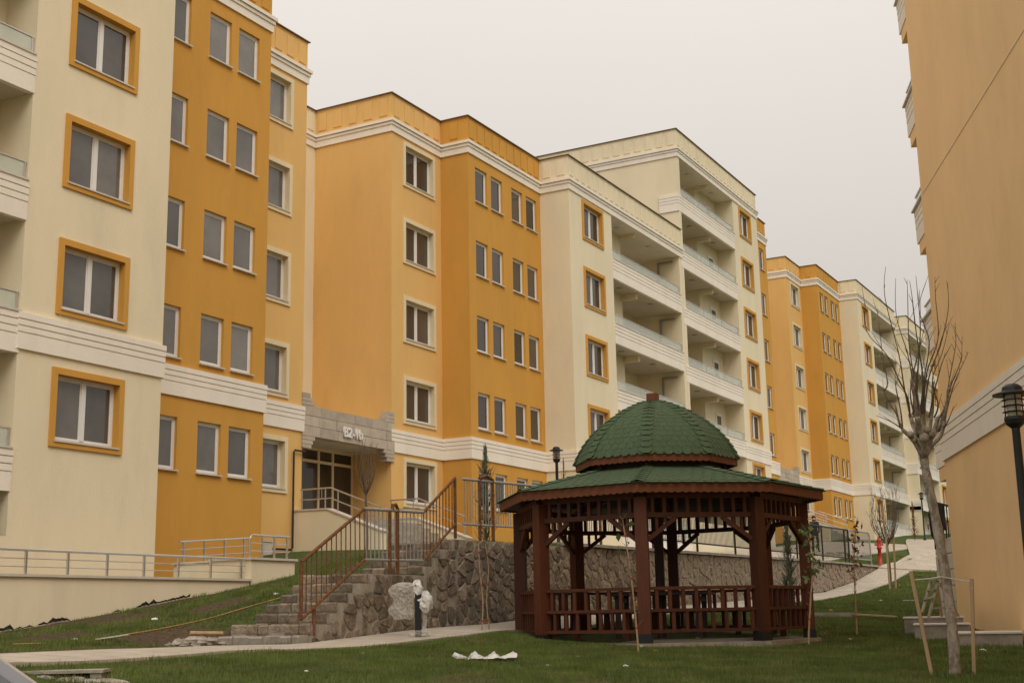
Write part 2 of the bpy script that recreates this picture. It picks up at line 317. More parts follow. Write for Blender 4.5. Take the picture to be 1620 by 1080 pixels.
def m_frame(wd, ht, mull):
    mb = MB(); t = .065; x0, x1 = -.03, .03
    mb.box(x0, x1, -wd/2, wd/2, 0, t); mb.box(x0, x1, -wd/2, wd/2, ht-t, ht); mb.box(x0, x1, -wd/2, -wd/2+t, t, ht-t); mb.box(x0, x1, wd/2-t, wd/2, t, ht-t)
    if mull: mb.box(x0, x1+.012, -.055, .055, t, ht-t)
    # sash lips
    e = wd/2-t
    for a, b in (((-e, -.055), (.055, e)) if mull else ((-e, e),)):
        for c, d in ((a, a+.03), (b-.03, b)): mb.box(-.02, .02, c, d, t, ht-t)
        mb.box(-.02, .018, a+.03, b-.03, t, t+.03); mb.box(-.02, .018, a+.03, b-.03, ht-t-.03, ht-t)
    return mb.mesh('window', PVC)
def m_pane(wd, ht, k):
    return MB().box(-.006, .006, -wd/2, wd/2, 0, ht).mesh('pane', PANE if k == 0 else PANE2)
def m_sill(wd): return MB().box(-.2, .07, -wd/2-.03, wd/2+.03, -.035, 0).mesh('sill', SILL)
def m_surround(wd, ht, rw, m):
    mb = MB(); W, a, b = wd/2+rw, 0., .045
    mb.box(a, b, -W, W, -rw, -.036); mb.box(a, b, -W, W, ht, ht+rw); mb.box(a, b, -W, -wd/2, -.036, ht); mb.box(a, b, wd/2, W, -.036, ht)
    return mb.mesh('surround', m)
DEP = .17
def window(root, X, yc, z0, wd, ht, wide, surr, glass):
    DEP = .17 if wide else .11
    w_ = put('window', cached(('fr', wd, ht, wide), lambda: m_frame(wd, ht, wide)), root, (X-DEP, yc, z0+.002))
    ws = np.array([X-DEP, yc, z0])
    if wide:
        pw = wd/2-.065-.055-.03
        for s in (-1, 1): put('pane', cached(('pn', pw, ht, glass), lambda: m_pane(pw, ht-.19, glass)), w_, ws+(0, s*(.055+.03+pw/2-.015), .095))
    else:
        pw = wd-.19; put('pane', cached(('pn', pw, ht, glass), lambda: m_pane(pw, ht-.19, glass)), w_, ws+(0, 0, .095))
    put('sill', cached(('sl', wd), lambda: m_sill(wd)), w_, (X, yc, z0))
    def m_rev():
        q = MB(); a, b, c, d, x = -wd/2, wd/2, 0, ht, -DEP-.05
        q.quad((0, a, c), (x, a, c), (x, a, d), (0, a, d)); q.quad((0, b, c), (0, b, d), (x, b, d), (x, b, c)); q.quad((0, a, c), (0, b, c), (x, b, c), (x, a, c)); q.quad((0, a, d), (x, a, d), (x, b, d), (0, b, d)); q.quad((x, a, c), (x, b, c), (x, b, d), (x, a, d))
        return q.mesh('reveal', surr or AMBER)
    put('reveal', cached(('rv', wd, ht, DEP, (surr or AMBER).name), m_rev), w_, (X, yc, z0))
    if surr: put('surround', cached(('su', wd, ht, surr.name), lambda: m_surround(wd, ht, .14, surr)), w_, (X, yc, z0))
PNL = lambda: MB().box(0, .028, -.165, .165, -.32, .32)
def parapet(root, secs, zt, x_back):
    """secs: (mat, X, y0, y1, left_face_depth, right_face_depth)"""
    for m, X, y0, y1, dl, dr in secs:
        mb = MB().box(x_back, X, y0, y1, zt-.98, zt-.03); p = mb.build('parapet', m, root)
        key = 'pnlF'+m.name; me_ = cached(key, lambda: PNL().mesh('panel', m)); n = max(1, int((y1-y0-.15)/.53)); st = (y1-y0)/n
        for k in range(n): put('panel', me_, p, (X, y0+st*(k+.5), zt-.50))
        for yy, dd, sg in ((y0, dl, -1), (y1, dr, 1)):
            if dd <= .4: continue
            me_ = cached('pnlS'+m.name+str(sg), lambda: MB().box(-.165, .165, min(0, sg*.028), max(0, sg*.028), -.32, .32).mesh('panel', m)); n = max(1, int((dd-.1)/.56)); st = dd/n
            for k in range(n): put('panel', me_, p, (X-st*(k+.5), yy, zt-.50))
        fl = MB().box(x_back-.05, X+.07, y0-.07, y1+.07, zt-.03, zt-.006); fl.build('flashing', FLASH, root)
        c = MB(); c.box(x_back, X+.05, y0-.05, y1+.05, zt-1.44, zt-1.20); c.box(x_back, X+.085, y0-.085, y1+.085, zt-1.20, zt-1.10); c.box(x_back, X+.13, y0-.13, y1+.13, zt-1.085, zt-.985)
        c.build('cornice', WHITE, root)
def balcony(root, X, y0, y1, zc, s, d1=.98, top=False):
    """one storey's balcony inside the recess; zc = ceiling; s=+1: shallow part (door) at y0 end"""
    zf = zc-ST+.18; zp = zc-1.94                       # floor, coping top
    mb = MB(); courses(mb, X-.12, X-.03, y0+.034, y1-.034, zc-ST-.02, zp-.03); b = mb.build('balcony', WHITE, root)
    MB().box(X-.16, X+.06, y0+.002, y1-.002, zp-.03, zp+.012).build('coping', SILL, b)
    if s < 0: mb = MB(); courses(mb, X-1.0, X-.04, y0-.3, y0-.04, zc-ST-.02, zp-.03); mb.build('side_band', WHITE, b)
    n = 3; L_ = (y1-y0-.1)/n
    for k in range(n): MB().box(X-.06, X-.045, y0+.05+k*L_+.02, y0+.05+(k+1)*L_-.02, zp+.03, zp+.36).build('glass_panel', BGLASS, b)
    MB().tube([(X-.052, y0+.02, zp+.385), (X-.052, y1-.02, zp+.385)], .022, 8).build('handrail', STEEL, b)
    for k in range(n+1):
        yy = min(max(y0+.05+k*L_, y0+.06), y1-.06); MB().box(X-.07, X-.035, yy-.018, yy+.018, zp+.012, zp+.37).build('post', STEEL, b)
    ys = y0+3.1 if s > 0 else y1-3.1                   # corner of the shallow part
    MB().box(X-d1, X-.28, ys-.1, ys+.1, zc-.26, zc-.003).build('beam', CREAM, b)
    for yy in ((y0+1.8, ys+2.2) if s > 0 else (y1-1.8, ys-2.2)):
        MB().lathe((X-.55, yy, zc-.075), [(.06, .075), (.13, .06), (.13, .02), (.07, 0)], 12).build('ceiling_lamp', LENSM, b)
    yd = y0+1.25 if s > 0 else y1-1.25
    d = MB().box(X-d1, X-d1+.05, yd-.42, yd+.42, zf, zf+2.05).build('balcony_door', PVC, b)
    q = yd+(.5 if s > 0 else -.5)+(.5 if s > 0 else -.5)
    for a, c in ((1.05, 1.35), (1.42, 1.9)): MB().box(X-d1+.04, X-d1+.056, yd-.30, yd+.30, zf+a, zf+c).build('door_pane', PANE2, b)
    ye = y1-.06 if s > 0 else y0+.06                   # aluminium screen at the deep end
    MB().box(X-d1-.10, X-d1-.02, min(ye, ye-s*.07), max(ye, ye-s*.07), zf, zc-.22).box(X-d1-.02, X-.3, min(ye, ye-s*.07), max(ye, ye-s*.07), zc-.30, zc-.22).build('screen_frame', GALV, b)
def half(root, s, c, dz, X3, band, y_shift=(0, 0, 0), base=-2., glass=0, only_cream=False, bal=True, lowest=5):
    nx = lowest-5; band = (band[0]-ST*nx, band[1]-ST*nx)
    """s=+1: the half on the far side of the entrance, -1: mirrored. X3 = fronts of light, amber, cream parts"""
    XL, XA, XC = X3; zt = 17.93+dz
    def iv(a, b, sh=0): return (c+a, c+b) if s > 0 else (c-b+sh, c-a+sh)
    lo = iv(2.37, 5.58); am = iv(5.58, 11.24, y_shift[1]); cr = iv(11.24, 23.36, y_shift[2])
    if s < 0 and not only_cream: lo = (am[1], lo[1]); am = (cr[1], am[1])
    top = zt-1.0
    out = []
    if not only_cream:
        y0, y1 = iv(3.21, 5.0); hs_ = []                # light orange part, wide windows with pale surround
        for k in range(lowest): hs_.append((y0, y1, 14.855+dz-ST*k, 16.22+dz-ST*k))
        mb = MB(); holed(mb, XL, *lo, base, top, hs_, 0)
        for yy in lo: mb.quad((XL, yy, base), (BACK, yy, base), (BACK, yy, top), (XL, yy, top))
        w_ = mb.build('light_orange_wall', LIGHT, root)
        for h in hs_: window(root, XL, (h[0]+h[1])/2, h[2], 1.79, 1.365, True, SURR, glass)
        hs_ = []
        for a in (6.09, 7.26, 8.86, 10.04):
            for k in range(lowest):
                q = iv(a, a+.87, y_shift[1]); hs_.append((*q, 14.78+dz-ST*k, 16.09+dz-ST*k))
        mb = MB(); holed(mb, XA, *am, base, top, hs_, 0)
        for yy in am: mb.quad((XA, yy, base), (BACK, yy, base), (BACK, yy, top), (XA, yy, top))
        mb.build('amber_wall', AMBER, root)
        for h in hs_: window(root, XA, (h[0]+h[1])/2, h[2], .87, 1.31, False, None, glass)
        out += [(LIGHT, XL, *lo), (AMBER, XA, *am)]
    # cream part: wide windows with amber surround, then the balcony recess
    y0, y1 = iv(12.53, 14.27, y_shift[2]); hs_ = [(y0, y1, 14.86+dz-ST*k, 16.24+dz-ST*k) for k in range(lowest)]
    yb = iv(15.31, 23.06, y_shift[2]); bz = (16.54+dz-ST*lowest-.9, 16.54+dz)
    mb = MB(); hb = [(yb[0], yb[1], *bz)] if bal else []
    holed(mb, XC, *cr, base, top, hs_+hb, 0.0)
    for yy in cr: mb.quad((XC, yy, base), (BACK, yy, base), (BACK, yy, top), (XC, yy, top))
    d1, d2 = .98, 2.3
    if bal:
        ysh = yb[0]+3.1 if s > 0 else yb[1]-3.1; a, b = (yb[0], ysh) if s > 0 else (ysh, yb[1]); e, f = (ysh, yb[1]) if s > 0 else (yb[0], ysh)
        mb.quad((XC-d1, a, bz[0]), (XC-d1, b, bz[0]), (XC-d1, b, bz[1]), (XC-d1, a, bz[1])); mb.quad((XC-d2, e, bz[0]), (XC-d2, f, bz[0]), (XC-d2, f, bz[1]), (XC-d2, e, bz[1]))
        mb.quad((XC-d1, ysh, bz[0]), (XC-d2, ysh, bz[0]), (XC-d2, ysh, bz[1]), (XC-d1, ysh, bz[1]))
        for yy in yb: mb.quad((XC, yy, bz[0]), (XC-d2, yy, bz[0]), (XC-d2, yy, bz[1]), (XC, yy, bz[1]))
    w_ = mb.build('cream_wall', CREAM, root)
    for h in hs_: window(root, XC, (h[0]+h[1])/2, h[2], 1.74, 1.38, True, AMBER, glass)
    if bal:
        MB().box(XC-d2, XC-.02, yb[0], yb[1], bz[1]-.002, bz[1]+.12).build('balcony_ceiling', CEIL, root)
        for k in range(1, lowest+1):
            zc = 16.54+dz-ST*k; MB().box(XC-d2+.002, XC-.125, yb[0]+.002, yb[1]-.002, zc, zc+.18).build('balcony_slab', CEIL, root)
        for k in range(lowest): balcony(root, XC, *yb, 16.54+dz-ST*k, s, d1)
    out += [(CREAM, XC, *cr)]
    # string course
    zb0, zb1 = band[0]+dz, band[1]+dz
    for _, X, a, b in out:
        for p, q in ([(a, yb[0]), (yb[1], b)] if bal and X == XC else [(a, b)]):
            mb = MB(); courses(mb, BACK+1, X, p, q, zb0, zb1); mb.build('string_course', WHITE, root)
    # parapets, cornices
    secs = []
    for m, X, a, b in out:
        pr = {XL: (3.29, 3.29), XA: (abs(XA-XL),)*2, XC: (abs(XC-XA),)*2}[X] if not only_cream else (1.2, .1)
        far_side = X == XC and not only_cream
        secs.append((m, X, a, b, (11.5 if far_side and s < 0 else pr[0]) if (s > 0 or X == XC) else .1, (11.5 if far_side and s > 0 else pr[1]) if (s < 0 or X == XC) else .1))
    parapet(root, secs, zt, BACK)
    for m, X, a, b in out: MB().box(BACK+.01, X-.01, a+.01, b-.01, zt-1.0, zt-.3).build('roof', CONC, root)
    return lo if not only_cream else None

def portal(root, c, dz, X, sign):
    zs = [5.35, 5.66, 5.97, 6.27]; y0, y1 = c-2.41, c+2.49; k = 0
    def block(a, b, z0, z1):
        j = RNG.uniform(0, .012); MB().box(X-.25, X+.045+j, a+.006, b-.006, z0+.006+dz, z1-.006+dz).build('stone_block', ENTRY, root)
    for r, (a, b) in enumerate(zip(zs, zs[1:])):
        cuts = [y0]+[y0+.35*(r % 2)+.9*(i+1)-.45*(r == 1) for i in range(5)]+[y1]
        cuts = [q for q in cuts if y0 <= q <= y1]
        for p, q in zip(cuts, cuts[1:]):
            if q-p > .05: block(p, q, a, b)
    for i, wd in enumerate((.55, .46, .38)):
        block(y0, y0+wd, 6.27+.125*i, 6.27+.125*(i+1)); block(y1-wd, y1, 6.27+.125*i, 6.27+.125*(i+1))
    for i, wd in enumerate((.62, .52, .44)):
        block(y0, y0+wd, 5.35-.125*(i+1), 5.35-.125*i); block(y1-wd, y1, 5.35-.125*(i+1), 5.35-.125*i)
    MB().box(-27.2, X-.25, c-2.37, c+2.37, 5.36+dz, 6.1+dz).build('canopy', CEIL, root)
    MB().lathe((X-.8, c-1.1, 5.27+dz), [(.06, .09), (.16, .07), (.16, .03), (.08, 0)], 14).build('canopy_lamp', LENSM, root)
    if sign:
        cu = bpy.data.curves.new('t', 'FONT'); cu.body = 'B2-1b'; cu.size = .43; cu.extrude = .025; cu.offset = .012; cu.align_x = 'CENTER'
        to = bpy.data.objects.new('t', cu); COL.objects.link(to); dg = bpy.context.evaluated_depsgraph_get(); dg.update()
        tm = bpy.data.meshes.new_from_object(to.evaluated_get(dg)); bpy.data.objects.remove(to)
        # text x -> +Y, text y -> +Z, text z -> +X
        tm.transform(Matrix(((0, 0, 1, 0), (1, 0, 0, 0), (0, 1, 0, 0), (0, 0, 0, 1)))); tm.materials.clear(); tm.materials.append(PVC)
        put('block_number_lettering', tm, root, (X+.09, c+.10, 5.52+dz))
    # glazed entrance
    Xd = -25.5; zf = 2.86+dz; mb = MB(); ys = [c-2.37, c-.4, c+.52, c+1.28, c+2.37]; zt_ = 5.36+dz; ztr = 4.92+dz
    for y in ys: mb.box(Xd-.05, Xd+.05, y-.045, y+.045, zf, zt_)
    for z in (zf+.06, ztr, zt_-.04): mb.box(Xd-.045, Xd+.045, c-2.36, c+2.36, z-.045, z+.045)
    fr = mb.build('entrance_glazing', SURR, root)
    for a, b in zip(ys, ys[1:]):
        for z0, z1 in ((zf+.1, ztr-.045), (ztr+.045, zt_-.08)): MB().box(Xd-.008, Xd+.008, a+.045, b-.045, z0, z1).build('pane', PANE2, fr)
    for y in (c+.44, c+.60): MB().tube([(Xd+.05, y, zf+.85), (Xd+.11, y, zf+.9), (Xd+.11, y, zf+1.2), (Xd+.05, y, zf+1.25)], .016, 6).build('door_handle', STEEL, fr)
    MB().box(-27.1, -22.73, c-2.36, c+2.36, .5+dz, zf).build('entrance_floor', CONC, root)

def recess(root, c, dz, base=-2):
    MB().quad((-27.19, c-2.4, base), (-27.19, c+2.4, base), (-27.19, c+2.4, 17+dz), (-27.19, c-2.4, 17+dz)).build('recess_wall', CREAM, root)
    parapet(root, [(CREAM, -27.19, c-2.37, c+2.37, .1, .1)], 17.93+dz, BACK)
    MB().box(BACK+.01, -27.2, c-2.36, c+2.36, 16.93+dz, 17.6+dz).build('roof', CONC, root)
    MB().quad((BACK, c-24, base), (BACK, c-24, 17+dz), (BACK, c+24, 17+dz), (BACK, c+24, base)).build('rear_wall', CREAM, root)

def podium(root, dy, dz):
    """stepped entrance with its two sloping side walls"""
    zf = 2.86+dz
    for i in range(6): MB().box(-22.72+.3*i, -22.4+.3*i, 30.62+dy, 34.95+dy, 1.0+dz, zf-.16*(i+1)+.16).build('entrance_step', CONC, root)
    for yy in (30.3+dy, 34.97+dy):
        prof = [(-23.9, 1.0), (-20.8, 1.0), (-20.8, 2.35), (-22.68, 3.05), (-23.9, 3.06)]
        w_ = MB().prism([(x, yy, z+dz) for x, z in prof], (0, .3, 0)).build('stair_side_wall', CREAM, root)
        MB().prism([(x, yy-.03, z+dz) for x, z in ((-23.9, 3.06), (-22.68, 3.05), (-20.77, 2.34), (-20.77, 2.385), (-22.67, 3.095), (-23.9, 3.105))], (0, .36, 0)).build('coping', SILL, w_)
        q = yy+.15
        for h in (.30, .60): MB().tube([(-23.75, q, 3.09+h+dz), (-22.66, q, 3.09+h+dz), (-20.9, q, 2.42+h+dz)], .024 if h > .5 else .017, 8).build('handrail', STEEL, w_)
        for x, z in ((-23.7, 3.08), (-22.85, 3.08), (-22.4, 2.95), (-20.95, 2.40)): MB().tube([(x, q, z+dz), (x, q, z+.62+dz)], .02, 8).build('rail_post', STEEL, w_)

CA = 33.04
A = thing('apartment_block', (-27, CA, 1.9), 'cream, amber and light orange apartment block with the lettered stone entrance', 'building', 'cream and orange apartment blocks')
half(A, 1, CA, 0, (-23.9, -22.73, -21.44), (5.32, 6.07), glass=1)
half(A, -1, CA, 0, (-23.9, -22.5, -21.05), (5.45, 6.20), (0, -.27, 0), glass=0)
recess(A, CA, 0); portal(A, CA, 0, -23.9, True)
# gas pipe and meter box on the wall beside the entrance
MB().tube([(-23.82, 28.9, 1.95), (-23.82, 30.15, 1.95), (-23.82, 30.2, 2.0), (-23.82, 30.2, 4.80), (-23.82, 30.25, 4.85), (-23.82, 30.75, 4.85)], .03, 8).build('gas_pipe', DARKST, A)
MB().box(-23.86, -23.5, 28.2, 28.9, 1.35, 2.1).box(-23.88, -23.47, 28.17, 28.93, 2.1, 2.14).build('meter_box', SILL, A)
podium(A, 0, 0)

CB = 79.78; DB = 5.13
B = thing('apartment_block', (-27, CB, 4), 'taller cream and orange block up the slope, its roof stepping above its neighbour', 'building', 'cream and orange apartment blocks')
half(B, 1, CB, DB, (-23.9, -22.73, -21.44), (5.32, 6.07), glass=1, base=0, lowest=6)
half(B, -1, CB, DB, (-23.9, -22.73, -21.44), (5.32, 6.07), glass=1, base=0, lowest=6)
recess(B, CB, DB, 0); portal(B, CB, DB-ST, -23.9, False); podium(B, CB-CA, DB-ST)
Cc = thing('apartment_block', (-26, 115, 5), 'farthest cream block with white balconies, partly behind the pollarded tree', 'building', 'cream and orange apartment blocks')
half(Cc, -1, 103.15+23.36, 4.72, (-23, -21.8, -20.58), (5.32, 6.07), glass=1, base=2, only_cream=True, lowest=6)

# ------------------------------------------------------------------ block on the right (rotated about 20 degrees)
DC = np.array([-5.49, 30.5]); da = math.radians(-20.5); DD = np.array([math.sin(da), math.cos(da)]); DN = np.array([-DD[1], DD[0]])   # along, outward
def dp(t, n, z): q = DC+DD*t+DN*n; return np.array([q[0], q[1], z])
D = thing('apartment_block', dp(-6, -6, -.6), 'tan orange block with a bare side wall and a pale grooved band', 'building')
def dbox(name, m, t0, t1, n0, n1, z0, z1, par=D):
    c = dp((t0+t1)/2, (n0+n1)/2, (z0+z1)/2); d3, n3 = np.r_[DD, 0], np.r_[DN, 0]
    return MB().obox(c, d3*(t1-t0)/2, n3*(n1-n0)/2, np.array([0, 0, (z1-z0)/2])).build(name, m, par)
dbox('wall', TAN, -26, 0, -13, 0, -2.2, 19.5)
for k, (a, b) in enumerate(((3.22, 3.60), (3.615, 3.75), (3.765, 3.90), (3.915, 4.05))): dbox('string_course', WHITE, -26.05, .05+.006*k, -13.05, .045+.008*k, a, b)
dbox('string_course', WHITE, -26, .03, -13, .03, 3.23, 4.04); dbox('parapet', TAN, -26.02, .02, -13.02, .02, 18.5, 19.5)
for k in range(6):                                      # balconies on the facade round the corner
    z = 2.88+ST*k
    b = dbox('balcony', TAN, .0, 1.45, -4.2, -.12, z, z+.32)
    for j, (a, c) in enumerate(((.32, .68), (.695, .85), (.865, 1.0), (1.015, 1.15))): dbox('balcony_parapet', WHITE, 1.45, 1.62+.006*j, -4.2, -.10+.004*j, z+a, z+c, b); dbox('balcony_parapet', WHITE, 0, 1.45, -.22, -.10+.004*j, z+a, z+c, b)
    dbox('coping', SILL, 0, 1.70, -.26, -.03, z+1.15, z+1.19, b); dbox('coping', SILL, 1.42, 1.70, -4.2, -.26, z+1.15, z+1.19, b)
    dbox('glass_panel', BGLASS, .1, 1.5, -.16, -.145, z+1.22, z+1.5, b); dbox('handrail', STEEL, .1, 1.6, -.175, -.13, z+1.5, z+1.54, b)
MB().tube([dp(-10.4, .006, 9.05), dp(-.2, .006, 9.5)], .006, 6).build('lightning_cable', WHITE, D)
# clad stair wall past the far corner
SW = thing('clad_stair_wall', dp(1.4, -.5, -.4), 'pale horizontally clad stair wall beside the tan block', 'wall')
for j in range(6): dbox('cladding_board', SILL, .3, 2.5, -1.6, -.03-.006*j, -.6+.36*j, -.6+.36*(j+1)-.02, SW)
MB().tube([dp(.5, -.1, 2.25), dp(2.5, -.1, 2.5)], .03, 6).build('handrail', BLACK, SW); MB().tube([dp(.5, -.1, 2.25), dp(.5, -1.5, 2.25)], .03, 6).build('handrail', BLACK, SW)
for t in np.arange(.5, 2.5, .3): MB().tube([dp(t, -.1, 1.5), dp(t, -.1, 2.25+.125*(t-.5))], .014, 6).build('baluster', BLACK, SW)
mb = MB(); nU, nV = 22, 14
gridp = [[dp(.55+1.75*u/nU, .0+.06*math.sin(u*1.1+v*.3)+.02*v/nV, 2.29+.22*u/nU-(v/nV)*(.55+.55*math.sin(3.1*(u/nU)**1.5)+.06*math.sin(u*1.7))) for v in range(nV+1)] for u in range(nU+1)]
mb.add([p for r in gridp for p in r], [(u*(nV+1)+v, (u+1)*(nV+1)+v, (u+1)*(nV+1)+v+1, u*(nV+1)+v+1) for u in range(nU) for v in range(nV)])
tag(mb.build('fabric_cover', TARP, None, True, org=dp(1.4, 0, 1.5)), 'black fabric hung over the stair rail beside the tan block', 'cloth')

# ------------------------------------------------------------------ access ramp in front of the near block
R_ = thing('access_ramp', (-20.5, 20, 0), 'cream walled access ramp with stainless railings below the amber wall', 'ramp')
XW = -19.8
w_ = MB().box(XW-.2, XW, 6, 23.55, -1.6, .86).build('ramp_wall', CREAM, R_); MB().box(XW-.24, XW+.05, 6, 23.6, .86, .91).build('coping', SILL, w_)
l_ = MB().box(XW-1.2, XW, 23.6, 25.2, -1.2, 1.35).build('landing_wall', CREAM, R_); MB().box(XW-1.24, XW+.05, 23.56, 25.27, 1.35, 1.40).build('coping', SILL, l_)
b_w = MB().prism([(-21.0, 22.55, -.5), (-21.0, 23.6, -.5), (-21.0, 23.6, 1.33), (-21.0, 22.55, 1.25)], (-.18, 0, 0)).build('upper_ramp_wall', CREAM, R_)
MB().prism([(-20.97, 22.5, 1.25), (-20.97, 23.6, 1.33), (-20.97, 23.6, 1.37), (-20.97, 22.5, 1.29)], (-.25, 0, 0)).build('coping', SILL, b_w)
MB().box(-21.0, XW-.2, 6, 23.6, -1.5, .55).build('ramp_slab', CONC, R_)
for z, r in ((1.36, .028), (1.20, .011), (1.05, .011)): MB().tube([(XW-.1, 6, z), (XW-.1, 23.5, z-.0)], r, 8).build('handrail', STEEL, R_)
for y in np.arange(7.05, 23.6, 1.02): MB().box(XW-.12, XW-.08, y-.022, y+.022, .9, 1.35).build('rail_post', STEEL, R_)
MB().tube([(XW-.1, 23.66, 1.4), (XW-.1, 23.66, 1.84), (XW-.1, 23.72, 1.92), (XW-.1, 25.1, 1.92)], .026, 8).build('handrail', STEEL, R_)
for z in (1.56, 1.74): MB().tube([(XW-.1, 23.66, z), (XW-.1, 25.1, z)], .011, 6).build('handrail', STEEL, R_)
for y in (24.1, 24.55, 25.02): MB().box(XW-.12, XW-.08, y-.02, y+.02, 1.4, 1.91).build('rail_post', STEEL, R_)
for h, r in ((.5, .024), (.32, .011), (.15, .011)): MB().tube([(-21.08, 22.6, 1.27+h), (-21.08, 25.0, 1.45+h)], r, 6).build('handrail', STEEL, R_)
for y in np.arange(22.75, 25, .7): MB().box(-21.1, -21.06, y-.02, y+.02, 1.2, 1.27+.075*(y-22.6)+.5).build('rail_post', STEEL, R_)
mb = MB()                                               # torn membrane at the wall foot
rgm = np.random.default_rng(4); yy = np.arange(14.2, 21.6, .11); hh = np.maximum(0, .035*np.sin(yy*1.9)+.035*np.sin(yy*5.3+1)+.01+rgm.normal(0, .03, len(yy)))
for a, b, h0, h1 in zip(yy, yy[1:], hh, hh[1:]):
    if h0+h1 > .02: z = gz(XW+.1, a); mb.prism([(XW+.03, a, z+.02+h0*.3), (XW+.03, b, z+.02+h1*.3), (XW+.04, b, z+h1+.03), (XW+.04, a, z+h0+.03)], (.012, 0, 0))
mb.build('torn_membrane', MEMB_HOLLOW, R_)

# ------------------------------------------------------------------ stone retaining wall, stairs, railing
def clip(poly, p, n):
    out = []
    for i in range(len(poly)):
        a, b = poly[i], poly[(i+1) % len(poly)]; da_, db = (a-p)@n, (b-p)@n
        if da_ <= 0: out.append(a)
        if da_*db < 0: out.append(a+(b-a)*da_/(da_-db))
    return out
def wall_top(y):
    if y < 17.62: return -.9
    pts = [(17.6, -.27), (17.86, -.09), (18.15, .09), (18.45, .26), (18.75, .43), (19.05, .60), (19.35, .77), (21.15, .94), (21.5, 1.11), (21.85, 1.28), (22.2, 1.45)]
    z = -.27
    for a, b in pts:
        if y >= a: z = b
    return z if y < 22.2 else 1.50+min(.2, (y-22.2)*.007)
def wall_bot(y): return gz(SEAM+.1, y)-.06
W_ = thing('retaining_wall', (SEAM, 30, 0), 'long rubble stone retaining wall behind the gazebo', 'wall')
mb = MB(); ys = np.r_[np.arange(17.62, 22.3, .07), np.arange(22.35, 57.8, .5)]
for a, b in zip(ys, ys[1:]):
    q = (a+b)/2; t, b0 = wall_top(q)-.02, wall_bot(q)-.3
    if t > b0: mb.box(SEAM-.45, SEAM+.02, a, b, b0, t)
mb.build('mortar_core', MORTAR, W_)
cells = []; y = 17.45; c0 = .31
while y < 57.6:
    cw = c0 if y < 34 else .44
    for z in np.arange(-.6, 1.75, .22 if y < 34 else .30): cells.append((y+RNG.uniform(-.15, .15), z+RNG.uniform(-.10, .10)+(.11 if int((y-17.45)/cw) % 2 else 0)))
    y += cw
P = np.array(cells); stones = []
for i, p in enumerate(P):
    d = np.linalg.norm(P-p, axis=1); nb = np.argsort(d)[1:18]; poly = [p+np.array(q) for q in ((-.5, -.5), (.5, -.5), (.5, .5), (-.5, .5))]
    for j in nb:
        poly = clip(poly, (p+P[j])/2, (P[j]-p)/d[j])
        if len(poly) < 3: break
    if len(poly) < 3: continue
    zt, zb = wall_top(p[0]), wall_bot(p[0]); 
    if p[1] > zt-.02 or p[1] < zb-.05: continue
    poly = clip(poly, np.array([0, zt-.01]), np.array([0, 1.])); poly = clip(poly, np.array([17.62, 0]), np.array([-1., 0])); 
    if p[0] < 22.4:                                   # keep stones inside their own step of the wall
        lo_, hi_ = p[0], p[0]
        while wall_top(lo_-.02) >= zt-1e-6 and lo_ > p[0]-.6: lo_ -= .02
        poly = clip(poly, np.array([lo_, 0]), np.array([-1., 0]))
    if len(poly) < 3: continue
    c = np.mean(poly, axis=0); k = .915; out = []
    for a, b in zip(poly, poly[1:]+poly[:1]):        # rounded corners: two points per edge
        for t in (.22, .78): q = a+(b-a)*t; out.append(c+(q-c)*k)
    stones.append((c, out))
stones.sort(key=lambda s: s[0][0])
def stone_mb(mb, c, out, X):
    h = RNG.uniform(.014, .042); n = len(out); tilt = RNG.uniform(-.05, .05, 2)
    v0 = [(X-.03, q[0], q[1]) for q in out]; v1_ = [(X+h*.6+tilt@(q-c), *(c+(q-c)*.96)) for q in out]; v2_ = [(X+h+RNG.uniform(-.006, .006)+tilt@(q-c), *(c+(q-c)*.84)) for q in out]
    mb.add(v0+v1_+v2_, [(i, (i+1) % n, n+(i+1) % n, n+i) for i in range(n)]+[(n+i, n+(i+1) % n, 2*n+(i+1) % n, 2*n+i) for i in range(n)]+[tuple(range(2*n, 3*n))])
rest = MB()
for i, (c, out) in enumerate(stones):
    if i < 296: mb = MB(); stone_mb(mb, c, out, SEAM+.02); mb.build('stone', STONE, W_)
    else: stone_mb(rest, c, out, SEAM+.02)
ro = rest.build('far_stones', STONE, W_); ro['kind'] = 'stuff'
mb = MB()
for y in np.arange(27.0, 57.4, 1.5): 
    z = wall_top(y+.7); mb.box(SEAM-.5, SEAM+.12, y+.004, y+1.496, z, z+.07)
mb.build('wall_coping', CONC, W_)
S_ = thing('stone_staircase', (-14.3, 18, -.4), 'rubble stone steps climbing beside the retaining wall', 'stairs')
def step(y, z, depth, x0=-15.0, x1=SEAM-.03, h=.17):
    st_ = MB().box(x0+.02, x1, y+.03, y+depth, z-h-.25, z-.012).build('step', CONC, S_)
    x = x0
    while x < x1-.08:
        wd = min(RNG.uniform(.2, .38), x1-x); 
        if x1-(x+wd) < .12: wd = x1-x
        m_ = MB(); a, b, f_ = x+.01, x+wd-.01, y+RNG.uniform(-.03, .03); zt_ = z+RNG.uniform(-.012, .008); e = .03
        m_.add([(a, f_+e, z-h-.05), (b, f_+e, z-h-.05), (b, f_+.24, z-h-.05), (a, f_+.24, z-h-.05), (a, f_, z-h+.03), (b, f_, z-h+.03), (a, f_, zt_-e), (b, f_, zt_-e), (a+.01, f_+e, zt_), (b-.01, f_+e, zt_), (b, f_+.24, zt_), (a, f_+.24, zt_)],
               [(0,3,2,1), (0,1,5,4), (4,5,7,6), (6,7,9,8), (8,9,10,11), (1,2,10,9,7,5), (0,4,6,8,11,3), (2,3,11,10)])
        m_.build('stone', STONE if z > -.2 else CONC, st_); x += wd
zz = [-.27, -.09, .09, .26, .43, .60, .77]
